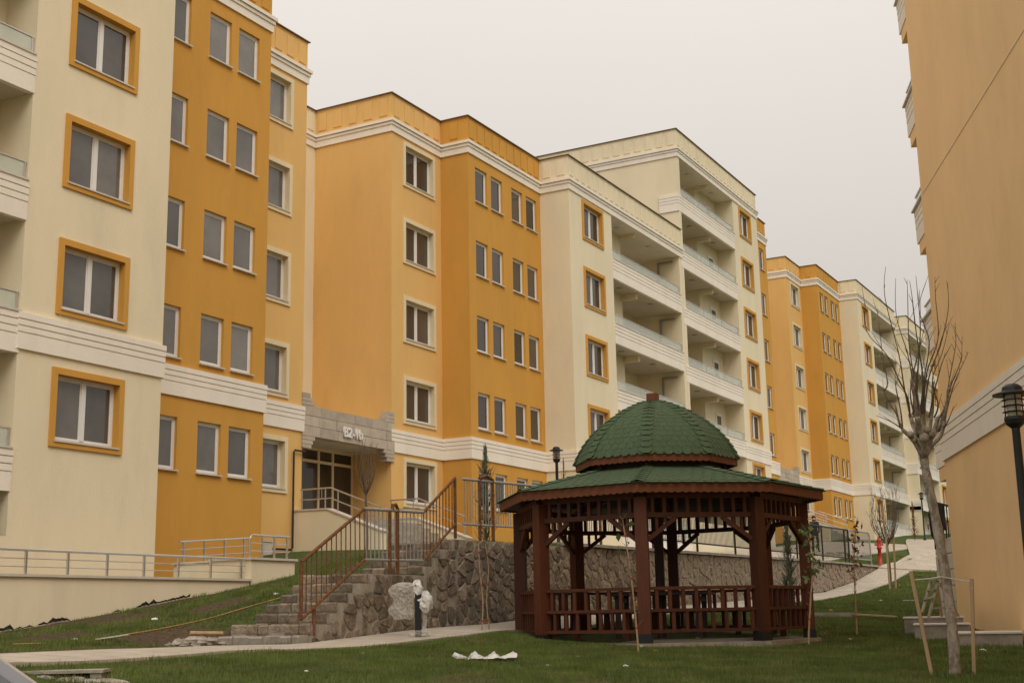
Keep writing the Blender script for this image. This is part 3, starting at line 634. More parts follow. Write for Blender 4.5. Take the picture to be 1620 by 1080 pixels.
for k, z in enumerate(zz): step(17.5+.3*k-(.12 if k < 2 else 0), z, .6 if k < 6 else 1.9, -15.0-(.28 if k < 2 else .1 if k < 4 else 0))
for k, z in enumerate((.94, 1.11, 1.28, 1.45)): step(21.1+.32*k, z, .6 if k < 3 else 1.2, -14.95)

XR = SEAM-.03
RL = thing('stair_railing', (XR, 19, 0), 'rusty brown stair railing with grey level sections beside the stone steps', 'railing')
tp = [(17.40, .92), (19.18, 1.90), (21.15, 1.95), (22.33, 2.71)]; bt = [(17.40, -.02), (19.20, 1.0), (21.14, 1.03), (22.32, 1.79)]
for i in range(3):
    m_ = (RUST, GALV, RUST)[i]
    MB().tube([(XR, *tp[i]), (XR, *tp[i+1])], .03, 8).build('top_rail', m_, RL); MB().tube([(XR, *bt[i]), (XR, *bt[i+1])], .026, 8).build('bottom_rail', m_, RL)
    n = (13, 14, 10)[i]
    for k in range(n+1):
        t = k/n if i != 1 else (k+.5)/(n+1); a = np.array(tp[i])+(np.array(tp[i+1])-tp[i])*t; b = np.array(bt[i])+(np.array(bt[i+1])-bt[i])*t
        MB().tube([(XR, *a), (XR, *b)], .011, 5).build('baluster', RUST if i != 1 else GALV, RL)
for p, q in (((17.40, .92), (17.40, -.02)), ((17.75, .2), (17.75, -.3)), ((20.0, 1.93), (20.0, .72)), ((22.32, 2.7), (22.32, 1.5))): MB().tube([(XR, *p), (XR, *q)], .032, 8).build('post', RUST, RL)
MB().tube([(XR, 20.08, 1.93), (XR, 20.10, 2.02), (XR, 20.19, 2.04), (XR, 20.25, 1.97), (XR, 20.25, .72)], .036, 8).build('post', RUST, RL)

F_ = thing('fence', (XR, 35, 1.7), 'long barred metal fence along the top of the stone wall', 'fence')
ft = lambda y: float(np.interp(y, [22.6, 26.15, 31.15, 48.9, 56.4], [2.71, 2.82, 2.94, 3.05, 3.13])); fb = lambda y: float(np.interp(y, [22.6, 27.4, 31, 47.3, 56.5], [1.80, 1.90, 1.91, 1.94, 1.98]))
yk = list(np.arange(22.6, 52.5, 3.3))+[52.9]
for a, b in zip(yk, yk[1:]):
    m_ = GALV if a < 28 else DARKST  # far sections get a darker colour that paints in their silhouette
    MB().tube([(XR, a, ft(a)), (XR, b, ft(b))], .028, 8).build('top_rail', m_, F_); MB().tube([(XR, a, fb(a)), (XR, b, fb(b))], .024, 8).build('bottom_rail', m_, F_)
    MB().tube([(XR, b, ft(b)), (XR, b, gz(XR-.2, b)-.1)], .034, 8).build('post', RUST if a < 28 else DARKST, F_)
for y in (23.3, 23.85): MB().tube([(XR, y, ft(y)+.05), (XR, y, 1.35)], .036, 8).build('post', RUST, F_)
MB().tube([(XR, 23.3, ft(23.3)+.04), (XR, 23.57, ft(23.4)+.12), (XR, 23.85, ft(23.85)+.04)], .036, 8).build('post_bend', RUST, F_)
for k, y in enumerate(np.arange(22.7, 52.9, .107)):
    MB().tube([(XR, y, ft(y)), (XR, y, fb(y))], .0085, 4).build('bar', GALV if y < 28 else DARKST, F_)
F2 = thing('crowd_barrier', (XR, 54.5, 1.7), 'separate grey barrier panel with rounded top corner at the end of the wall', 'barrier')
MB().tube([(XR, 52.95, 1.75), (XR, 52.95, 3.0), (XR, 53.05, 3.1), (XR, 56.2, 3.13), (XR, 56.45, 3.0), (XR, 56.55, 1.6)], .03, 8).build('frame', GALV, F2)
MB().tube([(XR, 52.95, 1.96), (XR, 56.5, 1.98)], .026, 8).build('bottom_rail', GALV, F2)
for y in np.arange(53.07, 56.4, .125): MB().tube([(XR, y, 3.1), (XR, y, 1.97)], .008, 5).build('bar', GALV, F2)

# ------------------------------------------------------------------ gazebo
GC = at(1048, 1000, 25.1); GC[2] = -.475; toc = math.atan2(-GC[1], -GC[0])
GA = [toc+math.radians(-6.)+k*math.pi/4 for k in range(8)]      # front post first, counter-clockwise seen from above
G_ = thing('gazebo', GC, 'octagonal brown timber gazebo with green shingled roof and dome', 'gazebo')
def gp(a, r, z): return GC+np.array([math.cos(a)*r, math.sin(a)*r, z])
RP, RE = 2.70, 3.10
MB().prism([gp(a, 2.9, -.24) for a in GA], (0, 0, .20)).build('base_slab', CONC, G_)
def facet(k, u, r, z, z_off=0):                      # point on side k, u in 0..1 between its two corners at radius r
    p, q = gp(GA[k], r, z), gp(GA[(k+1) % 8], r, z); return p+(q-p)*u
for k in range(8):
    a = GA[k]; rad = np.array([math.cos(a), math.sin(a), 0]); tan = np.array([-rad[1], rad[0], 0])
    p_ = MB().obox(gp(a, RP, 1.24), rad*.105, tan*.105, (0, 0, 1.16)).build('post', WOOD, G_)
    MB().obox(gp(a, RP, .04), rad*.115, tan*.115, (0, 0, .075)).build('post_shoe', BLACK, p_)
    p, q = gp(a, RP, 0), gp(GA[(k+1) % 8], RP, 0); d = (q-p)/np.linalg.norm(q-p); L_ = np.linalg.norm(q-p)
    P0, P1 = p+d*.10, q-d*.10; Z = np.array([0, 0, 1.]); inn = -np.cross(d, Z)
    for z, h in ((.155, .055), (.50, .05), (.865, .055)): MB().beam(P0+Z*z, P1+Z*z, .07, h).build('railing_rail', WOOD, G_)
    n = 8
    for j in range(n):
        t = (j+.5)/n; b = P0+(P1-P0)*t; MB().beam(b+Z*.525, b+Z*.838, .045, .06, d).build('baluster', WOOD, G_)
        t = min((j+.72)/n, .985); b = P0+(P1-P0)*t; MB().beam(b+Z*.183, b+Z*.475, .045, .06, d).build('baluster', WOOD, G_)
    MB().beam(P0+Z*2.10, P1+Z*2.10, .085, .085).build('frieze_rail', WOOD, G_); MB().beam(P0+Z*2.44, P1+Z*2.44, .10, .10).build('top_beam', WOOD, G_)
    for j in range(9): b = P0+(P1-P0)*(j+.5)/9; MB().beam(b+Z*2.143, b+Z*2.39, .05, .06, d).build('frieze_picket', WOOD, G_)
    for e, s in ((P0, 1), (P1, -1)):
        MB().beam(e+Z*1.68+s*d*.0, e+Z*2.06+s*d*.52, .06, .075, Z).build('corner_brace', WOOD, G_)
        for o_ in (.17, .32): b = e+s*d*o_; MB().beam(b+Z*(1.68+.73*o_+.05), b+Z*2.057, .04, .05, d).build('brace_picket', WOOD, G_)
    if k != 0:                                       # bench along the inside, entrance side left free
        b0, b1 = P0+inn*.30, P1+inn*.30; MB().beam(b0+Z*.47+d*.12, b1+Z*.47-d*.12, .36, .05).build('bench_seat', DARKW, G_)
        for t in (.22, .78): b = b0+(b1-b0)*t; MB().beam(b+Z*.0, b+Z*.445, .08, .09, d).build('bench_leg', WOOD, G_)
    # fascia boards and scalloped trims
    f0, f1_ = facet(k, 0, RE, 0), facet(k, 1, RE, 0); n_ = 18; zt_, zb_ = 2.62, 2.47; poly = []
    for j in range(n_*4+1):
        t = j/(n_*4); poly.append(f0+(f1_-f0)*t+Z*(zb_-.022*abs(math.sin(math.pi*t*n_))))
    poly += [f1_+Z*zt_, f0+Z*zt_]
    MB().prism(poly, inn*.035).build('fascia', WOODF, G_)
    f0, f1_ = facet(k, 0, 1.56, 0), facet(k, 1, 1.56, 0); n_ = 10; poly = []
    for j in range(n_*4+1):
        t = j/(n_*4); poly.append(f0+(f1_-f0)*t+Z*(3.17-.02*abs(math.sin(math.pi*t*n_))))
    poly += [f1_+Z*3.31, f0+Z*3.31]
    MB().prism(poly, inn*.03).build('dome_fascia', WOODF, G_)
# drum, soffits, roof shells
mb = MB(); 
for k in range(8): mb.quad(facet(k, 0, 1.28, 2.9), facet(k, 1, 1.28, 2.9), facet(k, 1, 1.28, 3.3), facet(k, 0, 1.28, 3.3))
mb.build('dome_drum', DARKW, G_)
for k in range(8): MB().tube([gp(GA[k], 1.30, 2.95), gp(GA[k], 1.30, 3.28)], .05, 6).build('drum_post', WOOD, G_)
mb = MB()
for k in range(8):
    mb.quad(facet(k, 0, RE-.04, 2.48), facet(k, 1, RE-.04, 2.48), facet(k, 1, 1.28, 2.96), facet(k, 0, 1.28, 2.96)); mb.quad(facet(k, 0, 1.53, 3.19), facet(k, 1, 1.53, 3.19), facet(k, 1, 1.25, 3.28), facet(k, 0, 1.25, 3.28))
mb.build('ceiling_boards', DARKW, G_)
for k in range(8): MB().beam(gp(GA[k], RP-.05, 2.50), gp(GA[k], .1, 3.02), .08, .12).build('rafter', WOOD, G_)
LR = [(RE+.03, 2.625), (1.25, 3.10)]
DP = [(1.585, 3.30), (1.53, 3.42), (1.42, 3.62), (1.24, 3.84), (1.0, 4.05), (.70, 4.25), (.38, 4.40), (.10, 4.48)]
def shell(prof, name, m):
    mb = MB()
    for k in range(8):
        for (r0, z0), (r1, z1) in zip(prof, prof[1:]): mb.quad(facet(k, 0, r0, z0), facet(k, 1, r0, z0), facet(k, 1, r1, z1), facet(k, 0, r1, z1))
    return mb.build(name, m, G_)
roof = shell(LR, 'lower_roof', SHING); dome = shell(DP, 'dome_roof', SHING)
def prof_at(prof):
    P_ = np.array(prof); s = np.r_[0, np.cumsum(np.linalg.norm(np.diff(P_, axis=0), axis=1))]
    return s[-1], lambda t: np.array([np.interp(t, s, P_[:, 0]), np.interp(t, s, P_[:, 1])])
def shingles(prof, tabw, rowh, lap, drop):
    S, f = prof_at(prof); res = []
    nrow = int(S/rowh)
    for i in range(nrow+1):
        t0 = i*rowh-drop if i == 0 else i*rowh; t1 = min(t0+rowh+lap, S-.005)
        if t1-t0 < .04: continue
        r0, z0 = f(max(t0, 0)); 
        if t0 < 0: q = f(0)-(f(.1)-f(0))*(-t0/.1); r0, z0 = q
        r1, z1 = f(t1); wside = 2*r0*math.sin(math.pi/8); n = max(1, round(wside/tabw))
        for k in range(8):
            for j in range(-1, n+1):
                u0, u1 = (j+(.5 if i % 2 else 0))/n, (j+1+(.5 if i % 2 else 0))/n; u0c, u1c = max(u0, 0), min(u1, 1)
                if u1c-u0c < .15/n: continue
                rm, zm = f(max(t0+(t1-t0)*.3, 0)) if t0 >= 0 else (f(0))
                if t0 < 0: rm, zm = (np.array([r0, z0])+np.array([r1, z1]))*.5*.6+np.array([r0, z0])*.4
                nr = np.array([z1-z0, r0-r1]); nr = nr/np.linalg.norm(nr)          # outward in (r, z)
                def pt(u, r, z, off): 
                    rr, z_ = r+nr[0]*off, z+nr[1]*off; return facet(k, u, rr, z_)
                e = (u1-u0)*.24
                pts = [pt(u0c+.004, r1, z1, .004), pt(u0c+.004, rm, zm, .0065), pt(min(u0c+e, u1c), r0, z0, .008), pt(max(u1c-e, u0c), r0, z0, .008), pt(u1c-.004, rm, zm, .0065), pt(u1c-.004, r1, z1, .004)]
                res.append((k, i, pts, np.r_[0, 0, 0]))
    return res
def thin(mb, pts, th=.004):
    a = np.asarray(pts); n = np.cross(a[3]-a[1], a[0]-a[2]); n = n/np.linalg.norm(n); c = a.mean(0)-GC
    if n@np.array([c[0], c[1], abs(c[2])*.3+.5]) < 0: n = -n
    mb.prism(list(a-n*th), n*th)
front = {0, 7, 1}; cnt = 0; rest1, rest2 = MB(), MB()
for k, i, pts, _ in shingles(DP, .165, .125, .03, .03):
    if k in (0, 7) and cnt < 190: m_ = MB(); thin(m_, pts); m_.build('shingle', SHING, dome); cnt += 1
    else: thin(rest1, pts)
low_s = shingles(LR, .20, .145, .03, .05)
for k, i, pts, _ in low_s:
    if k in (0, 7) and i < 5 and cnt < 298: m_ = MB(); thin(m_, pts); m_.build('shingle', SHING, roof); cnt += 1
    else: thin(rest2, pts)
q = rest1.build('shingle_field', SHING, dome); q['kind'] = 'stuff'; q = rest2.build('shingle_field', SHING, roof); q['kind'] = 'stuff'
S, f = prof_at(DP)
for k in range(8):                                     # overlapping cap shingles down each hip
    a = GA[k]; rad = np.array([math.cos(a), math.sin(a), 0]); tan = np.array([-rad[1], rad[0], 0])
    for i in range(15):
        t = S*(i+.02)/15; r0, z0 = f(t); r1, z1 = f(min(t+S/15*1.5, S-.01)); wd = .115 if i < 12 else .115*(1-(i-11)*.17)
        p0, p1 = gp(a, r0, z0), gp(a, r1, z1); up = np.cross(tan, p1-p0); up = up/np.linalg.norm(up); up = up if up@rad+up[2] > 0 else -up
        dn = up*.0; e = (p0-p1)/np.linalg.norm(p0-p1); sag = .36*wd
        out_ = [p1-tan*wd*.8+up*(.012-sag*.55), p0-tan*wd+up*(.034-sag)-e*.05, p0-tan*wd*.55+up*.03-up*sag*.35+e*.015, p0+up*.040+e*.03, p0+tan*wd*.55+up*.03-up*sag*.35+e*.015, p0+tan*wd+up*(.034-sag)-e*.05, p1+tan*wd*.8+up*(.012-sag*.55), p1+up*.014]
        m_ = MB(); m_.add(out_+[q_-up*.012 for q_ in out_], [(0,1,2,7), (7,2,3), (7,3,4), (7,4,5,6), (9,1,0,8), (10,2,1,9), (11,3,2,10), (12,4,3,11), (13,5,4,12), (14,6,5,13)]); m_.build('ridge_cap', SHING, dome)
    S2, f2_ = prof_at(LR)
    for i in range(9):
        t = S2*i/9; r0, z0 = f2_(t); r1, z1 = f2_(min(t+S2/9*1.4, S2-.01)); wd = .12; p0, p1 = gp(a, r0, z0), gp(a, r1, z1)
        m_ = MB(); Z = np.array([0, 0, 1.]); m_.add([p1-tan*wd+Z*.0, p0-tan*wd+Z*.01, p0+Z*.045, p0+tan*wd+Z*.01, p1+tan*wd, p1+Z*.025], [(0, 1, 2, 5), (5, 2, 3, 4)]); m_.build('ridge_cap', SHING, roof)
fin = MB().obox(GC+np.array([0, 0, 4.54]), (.095, 0, 0), (0, .095, 0), (0, 0, .09)).build('finial', WOODF, G_)
MB().tube([GC+np.array([0, 0, 0.]), GC+np.array([0, 0, 3.1])], .09, 8).build('centre_post', DARKW, G_)
T_ = thing('picnic_table', GC+np.array([0, 0, 0]), 'dark wooden table standing inside the gazebo', 'table')
Z = np.array([0, 0, 1.]); tx = np.array([math.cos(toc+1.4), math.sin(toc+1.4), 0]); ty = np.array([-tx[1], tx[0], 0])
for j in range(6): c = GC+Z*.80+ty*(-.5+.2*j); MB().obox(c, tx*.95, ty*.092, Z*.022).build('top_plank', DARKW, T_)
for sx in (-1, 1):
    for sy in (-1, 1): MB().obox(GC+tx*.75*sx+ty*.42*sy+Z*.39, tx*.045, ty*.045, Z*.39).build('leg', DARKW, T_)
    MB().obox(GC+tx*.75*sx+Z*.70, tx*.03, ty*.42, Z*.05).build('apron', DARKW, T_)

# ------------------------------------------------------------------ lamp posts
def lamp(px, py, d, label, tall=3.5):
    h = at(px, py, d); g = gz(h[0], h[1]); top = h[2]; L_ = thing('street_lamp', (h[0], h[1], g), label, 'street lamp', 'black garden lamp posts')
    c = np.array([h[0], h[1], 0.])
    MB().lathe(c, [(.10, g-.1), (.10, g+.25), (.055, g+.32), (.046, top-.55), (.05, top-.5)], 14).build('pole', BLACK, L_, True)
    hd = MB().lathe(c, [(.05, top-.52), (.105, top-.47), (.12, top-.42), (.115, top-.385), (.05, top-.38)], 16).build('head', BLACK, L_)
    MB().lathe(c, [(.075, top-.385), (.095, top-.12)], 16).build('lens', LENSM, hd)
    for z in (-.33, -.26, -.19): MB().lathe(c, [(.085, top+z-.006), (.135, top+z), (.085, top+z+.012)], 18).build('louvre_ring', BLACK, hd)
    for k in range(4): a = k*math.pi/2+.4; MB().tube([c+(.1*math.cos(a), .1*math.sin(a), top-.39), c+(.1*math.cos(a), .1*math.sin(a), top-.11)], .008, 5).build('stay', BLACK, hd)
    MB().lathe(c, [(.225, top-.135), (.225, top-.12), (.12, top-.085), (.11, top-.04), (.07, top-.008), (.01, top)], 20).build('hood', BLACK, hd)
lamp(880, 706, 41, 'garden lamp post standing behind the fence, above the gazebo roof')
lamp(1600, 607, 16, 'garden lamp post in front of the tan side wall')
lamp(1457, 778, 91, 'small far lamp post at the top of the paved path')

# ------------------------------------------------------------------ trees and plants
def pts3(pix, d, dd):                                  # pixel polyline at distance d, drifting by dd in depth
    n = len(pix); return [at(x, y, d+dd*i/(n-1)) for i, (x, y) in enumerate(pix)]
def smooth(pl, k=4):
    pl = [np.asarray(p, float) for p in pl]; out = []
    for i in range(len(pl)-1):
        p0, p1, p2, p3 = pl[max(i-1, 0)], pl[i], pl[i+1], pl[min(i+2, len(pl)-1)]
        for j in range(k):
            t = j/k; out.append(.5*((2*p1)+(-p0+p2)*t+(2*p0-5*p1+4*p2-p3)*t*t+(-p0+3*p1-3*p2+p3)*t**3))
    return out+[pl[-1]]
td = float(np.hypot(*hit(1511, 1068)[:2]))
PT = thing('pollarded_tree', hit(1511, 1068), 'bare pollarded tree with upright shoots in front of the tan block', 'tree')
tk = smooth(pts3([(1512, 1076), (1508, 1010), (1500, 940), (1486, 850), (1474, 790), (1464, 740), (1460, 712)], td, .15), 5)
rr = list(np.linspace(.072, .050, len(tk))); rr = [r*(1+.07*math.sin(i*1.7)) for i, r in enumerate(rr)]; rr[0] = .088
tr = MB().tube(tk, rr, 12); tr.build('trunk', BARK, PT, True)
for i in range(3, len(tk)-2, 2):
    a = random.uniform(2.6, 6.0); p = tk[i]+np.array([math.cos(a), math.sin(a), .15])*.068; MB().tube([tk[i], p], [.03, .014], 7).build('branch_scar', BARK, PT)
limbs = [([(1460, 722), (1448, 700), (1440, 690), (1428, 680)], .045, -.15), ([(1460, 722), (1462, 700), (1455, 676), (1452, 660)], .05, -.3), ([(1462, 722), (1470, 700), (1478, 682), (1484, 660)], .045, .2), ([(1460, 718), (1458, 695), (1446, 676), (1440, 655)], .045, .35), ([(1464, 722), (1474, 705), (1488, 690), (1494, 668)], .035, -.1)]
lm = MB()
for px_, r, dd in limbs: pl = smooth(pts3(px_, td+.1, dd), 3); lm.tube(pl, list(np.linspace(r*.8, r*.6, len(pl))), 8)
for x, y, r in ((1450, 686, .055), (1462, 692, .06), (1440, 687, .045), (1474, 687, .05), (1455, 676, .045), (1467, 680, .045), (1446, 694, .05), (1470, 698, .05)):
    p = at(x, y, td+random.uniform(-.1, .2)); lm.lathe(p, [(r*.5, -r), (r, -.3*r), (r*.9, .4*r), (r*.35, r)], 8)
for px_, r in (([(1450, 690), (1449, 645), (1441, 600)], .04), ([(1461, 690), (1462, 640), (1459, 588)], .042), ([(1470, 690), (1475, 645), (1476, 603)], .04), ([(1484, 682), (1496, 650), (1500, 612)], .034), ([(1438, 688), (1424, 672), (1416, 640)], .03), ([(1455, 690), (1453, 640), (1447, 606)], .034)):
    pl = smooth(pts3(px_, td+.1, random.uniform(-.3, .3)), 4); lm.tube(pl, [r*.66*(1-.45*i/len(pl))*(1+.12*math.sin(i*2.1)) for i in range(len(pl))], 8)
lm.build('limbs', BARK, PT, True)
sh = MB()
shoots = [[(1428, 682), (1418, 655), (1400, 625), (1397, 616)], [(1428, 680), (1425, 650), (1417, 610), (1416, 590)], [(1432, 682), (1412, 668), (1386, 657)], [(1440, 660), (1436, 630), (1422, 600), (1402, 560), (1372, 525), (1369, 480)],
    [(1399, 617), (1404, 605), (1396, 560), (1388, 488)], [(1440, 658), (1430, 610), (1422, 560), (1400, 470), (1401, 422)], [(1446, 660), (1444, 610), (1436, 560), (1418, 500), (1417, 440)], [(1452, 655), (1446, 600), (1438, 540), (1436, 470), (1435, 442)],
    [(1455, 655), (1460, 600), (1450, 530), (1443, 470), (1439, 444)], [(1450, 655), (1452, 590), (1456, 520), (1452, 470), (1449, 436)], [(1458, 655), (1462, 600), (1470, 540), (1454, 490), (1464, 448)], [(1460, 655), (1466, 590), (1484, 535), (1480, 470), (1479, 438)],
    [(1462, 655), (1470, 595), (1488, 545), (1500, 490), (1499, 446)], [(1478, 660), (1484, 640), (1475, 600), (1490, 560), (1502, 512)], [(1484, 665), (1496, 640), (1502, 600), (1512, 545), (1511, 510)], [(1488, 668), (1499, 630), (1506, 605), (1520, 570), (1522, 532)],
    [(1494, 672), (1500, 640), (1512, 600), (1526, 570), (1532, 556)], [(1492, 680), (1500, 665), (1509, 642)], [(1448, 660), (1440, 620), (1450, 570), (1462, 520)], [(1444, 655), (1450, 600), (1440, 575), (1420, 545)], [(1470, 660), (1478, 620), (1490, 575), (1497, 560)], [(1456, 660), (1449, 610), (1454, 560), (1446, 505)]]
for s_ in shoots:
    dd = random.uniform(-.7, .7); pl = smooth(pts3(s_, td+.1, dd), 5); L_ = len(pl)
    sh.tube(pl, list(np.linspace(.0115, .0025, L_)), 6)
    for j in range(4, L_-1, 2):
        if random.random() < .75: v = pl[j]-pl[j-1]; v = v/np.linalg.norm(v); e = pl[j]+(v*.6+np.array([random.uniform(-.6, .6), random.uniform(-.6, .6), .4]))*random.uniform(.05, .3); sh.tube([pl[j], e], [.0045, .002], 4)
sh.build('shoots', TWIG, PT)
def stake(p0, top, label, r=.021, name='timber_stake', cat='stake', group='timber tree stakes'):
    m_ = MB(); m_.beam(np.asarray(p0)-np.array([0, 0, .15]), top, r*2, r*2); return tag(m_.build(name, STAKE, org=p0), label, cat, group)
p = hit(1477, 1068); stake(p, at(1441, 903, np.hypot(*p[:2])+.1), 'leaning stake left of the pollarded tree'); p1 = at(1443, 917, np.hypot(*p[:2])+.1)
p = hit(1540, 1068); p2 = at(1537, 915, np.hypot(*p[:2])); stake(p, p2, 'upright stake between the pollarded tree and the tan wall')
tag(MB().tube([p1+(0, 0, -.12), p1+(0, .04, -.02), p1, at(1470, 915, td), at(1488, 912, td-.08), at(1500, 914, td), p2-(0, 0, .04), p2-(0, .02, .12)], .008, 5).build('tie_rope', ROPE, org=p1), 'pale rope tied between the stakes round the pollarded trunk', 'rope')

def bare_tree(px, py, top_py, spread, label, d=None, n=11, fork=.57, sg=None):
    b = hit(px, py) if d is None else at(px, py, d)
    if d is not None: b[2] = gz(b[0], b[1])
    dist = np.hypot(b[0], b[1]); t = at(px, top_py, dist); nt_ = 1 if n < 15 else 2; H = t[2]-b[2]; W = spread/FPX*dist*1.02
    o = thing('bare_tree', b, label, 'tree', 'young bare trees'); zf_ = b[2]+H*fork
    MB().tube(smooth([b-(0, 0, .1), b+(.02, .01, H*.2), (b[0]-.02, b[1], zf_)], 4), list(np.linspace(.04, .026, 9)), 8).build('trunk', TWIG, o, True)
    mb = MB(); rg = np.random.default_rng(int(px)); f0 = np.array([b[0], b[1], zf_])
    for i in range(n):
        a = 2*math.pi*i/n+rg.uniform(-.3, .3); w_ = W*rg.uniform(.35, 1.0); h = H*(1-fork)*rg.uniform(.72, 1.0); dr = np.array([math.cos(a), math.sin(a), 0])
        pl = smooth([f0-(0, 0, rg.uniform(0, .12)), f0+dr*w_*.6+(0, 0, h*.18), f0+dr*w_*.95+(0, 0, h*.5), f0+dr*w_*rg.uniform(.7, 1.0)+(0, 0, h)], 4); mb.tube(pl, list(np.linspace(.016, .004, len(pl))), 5)
        for j in range(3, len(pl)-1, 2):
            for _ in range(nt_):
                v = np.array([rg.uniform(-.5, .5), rg.uniform(-.5, .5), 1]); e = pl[j]+v/np.linalg.norm(v)*h*rg.uniform(.12, .32); mb.tube([pl[j], (pl[j]+e)/2+rg.uniform(-.02, .02, 3), e], [.007, .005, .003], 4)
    mb.build('crown', TWIG, o); return b
bare_tree(579, 892, 694, 19, 'young bare tree with vase shaped crown in front of the entrance', d=31.5)
b = bare_tree(1410, 932, 768, 24, 'young bare tree between two stakes beside the path', n=22, fork=.45)
dd = np.hypot(*b[:2])
stake(at(1408, 933, dd-.3), at(1401, 842, dd-.3), 'reddish stake on the near side of the young path tree', .03); stake(at(1417, 930, dd+.3), at(1413, 838, dd+.3), 'pale stake on the far side of the young path tree', .03)
def conifer(px, base, top_py, halfw, label, m, d, n=900, z0=None):
    b = at(px, base, d); b[2] = gz(b[0], b[1]) if z0 is None else z0; H = at(px, top_py, d)[2]-b[2]; W = halfw/FPX*d
    o = thing('conifer', b, label, 'conifer', 'slim young conifers'); MB().tube([b-(0, 0, .1), b+(0, 0, H*.95)], [.03, .006], 6).build('trunk', TWIG, o)
    rg = np.random.default_rng(int(px)); mb = MB()
    for _ in range(n):
        h = rg.uniform(.06, .97); r = W*(min(1, h/.22)**.7)*(1-max(0, (h-.3)/.72)**1.25)*rg.uniform(.15, 1.3)*(1+.3*math.sin(h*23+px)); a = rg.uniform(0, 6.283); dr = np.array([math.cos(a), math.sin(a), 0])
        p = b+dr*r*.55+(0, 0, H*h); q = p+dr*r*.5+np.array([0, 0, 1])*rg.uniform(.07, .19)*min(1.2, H/1.6); sd_ = np.array([-dr[1], dr[0], 0])*rg.uniform(.008, .02)
        mb.add([p-sd_, p+sd_, q+sd_*.3, q-sd_*.3], [(0, 1, 2, 3)]); k = (p+q)/2; e = k+rg.uniform(-.05, .05, 3)+(0, 0, .05); mb.add([k, k+sd_*.7, e], [(0, 1, 2)])
    mb.build('crown', m, o)
conifer(770, 880, 706, 24, 'grey green slim conifer behind the fence by the stairs', NEEDLE, 32.2, 520)
conifer(1252, 960, 826, 18, 'grey green slim conifer standing beyond the gazebo posts', NEEDLE, 37, 700, z0=gz(-11.3, 34)-.05)
conifer(1448, 859, 794, 6, 'brown dried slim conifer beside the far lamp post', BROWNN, 84, 450)
conifer(893, 800, 726, 10, 'sparse slim conifer between the lamp post and the gazebo roof', NEEDLE, 39, 90)
def sapling(pix, label, leafm=None, leaves=0, d=None):
    b = hit(*pix[0]) if d is None else at(*pix[0], d); dist = np.hypot(b[0], b[1]); o = thing('sapling', b, label, 'sapling', 'thin staked saplings')
    pl = smooth([at(x, y, dist) for x, y in pix], 4); pl[0] = pl[0]-(0, 0, .08); MB().tube(pl, list(np.linspace(.017, .008, len(pl))), 6).build('stem', STAKE, o)
    rg = np.random.default_rng(int(pix[0][0])); tw = MB(); lf = MB(); ti = MB()
    for i in range(len(pl)):
        for _ in range(3):
            if i > 1: e = pl[i]+np.array([rg.uniform(-.09, .09), rg.uniform(-.09, .09), rg.uniform(.02, .16)]); tw.tube([pl[i], e], [.005, .003], 4)
    tw.build('twigs', TWIG, o)
    for i in range(2, len(pl)-1, 4): ti.lathe(pl[i], [(.022, -.012), (.024, 0), (.022, .012)], 8)
    if ti.v: ti.build('tie', RED, o)
    for _ in range(leaves):
        i = int(rg.integers(len(pl)//2, len(pl))); p = pl[i]+rg.normal(0, .07, 3); a, c = rg.normal(0, .035, 3), rg.normal(0, .035, 3); lf.add([p, p+a, p+a+c, p+c], [(0, 1, 2, 3)])
    if leaves: lf.build('leaves', leafm, o)
sapling([(762, 1007), (764, 950), (759, 900), (757, 852)], 'thin sapling with red ties close to the stone wall', d=24.5)
sapling([(775, 1004), (770, 950), (773, 900), (768, 860)], 'crooked pale sapling beside the red tied one', d=24.8)
sapling([(1010, 1026), (1003, 950), (994, 880), (985, 822)], 'thin leaning sapling before the front post of the gazebo', LEAF, 12, d=20.6)
sapling([(1279, 1010), (1283, 940), (1286, 880), (1274, 836)], 'thin sapling with a green leafy tip at the gazebo corner', LEAF, 90, d=22)
sapling([(1356, 1004), (1353, 940), (1351, 890), (1354, 830)], 'thin sapling with brown hanging leaves past the gazebo', BROWNN, 90)

# ------------------------------------------------------------------ small things
p = hit(658, 1010); p[2] += .03; WB = thing('wrapped_post', p, 'short black post with a bundle of plastic film wound round it', 'post'); dist = np.hypot(*p[:2]); rgt = np.array([ray(700, 970)[0]-ray(600, 970)[0], ray(700, 970)[1]-ray(600, 970)[1], 0]); rgt /= np.linalg.norm(rgt); fwd = np.array([-rgt[1], rgt[0], 0]); U = np.array([0, 0, 1.])
H_ = at(660, 924, dist)[2]-p[2]
MB().obox(p+U*H_/2+rgt*.04, rgt*.055, fwd*.055, U*H_/2).build('post', BLACK, WB)
def crumple(mb, c, sx, sy, sz, seed, nu=14, nv=9, amp=.2):
    rg = np.random.default_rng(seed); vs = []; 
    for i in range(nv+1):
        th = math.pi*i/nv
        for j in range(nu):
            ph = 2*math.pi*j/nu; q = 1+rg.uniform(-amp, amp); vs.append(np.asarray(c)+rgt*sx*q*math.sin(th)*math.cos(ph)+fwd*sy*q*math.sin(th)*math.sin(ph)+U*sz*q*math.cos(th))
    mb.add(vs, [(i*nu+j, i*nu+(j+1) % nu, (i+1)*nu+(j+1) % nu, (i+1)*nu+j) for i in range(nv) for j in range(nu)])
m_ = MB(); nU, nV = 14, 16; rg_ = np.random.default_rng(8)
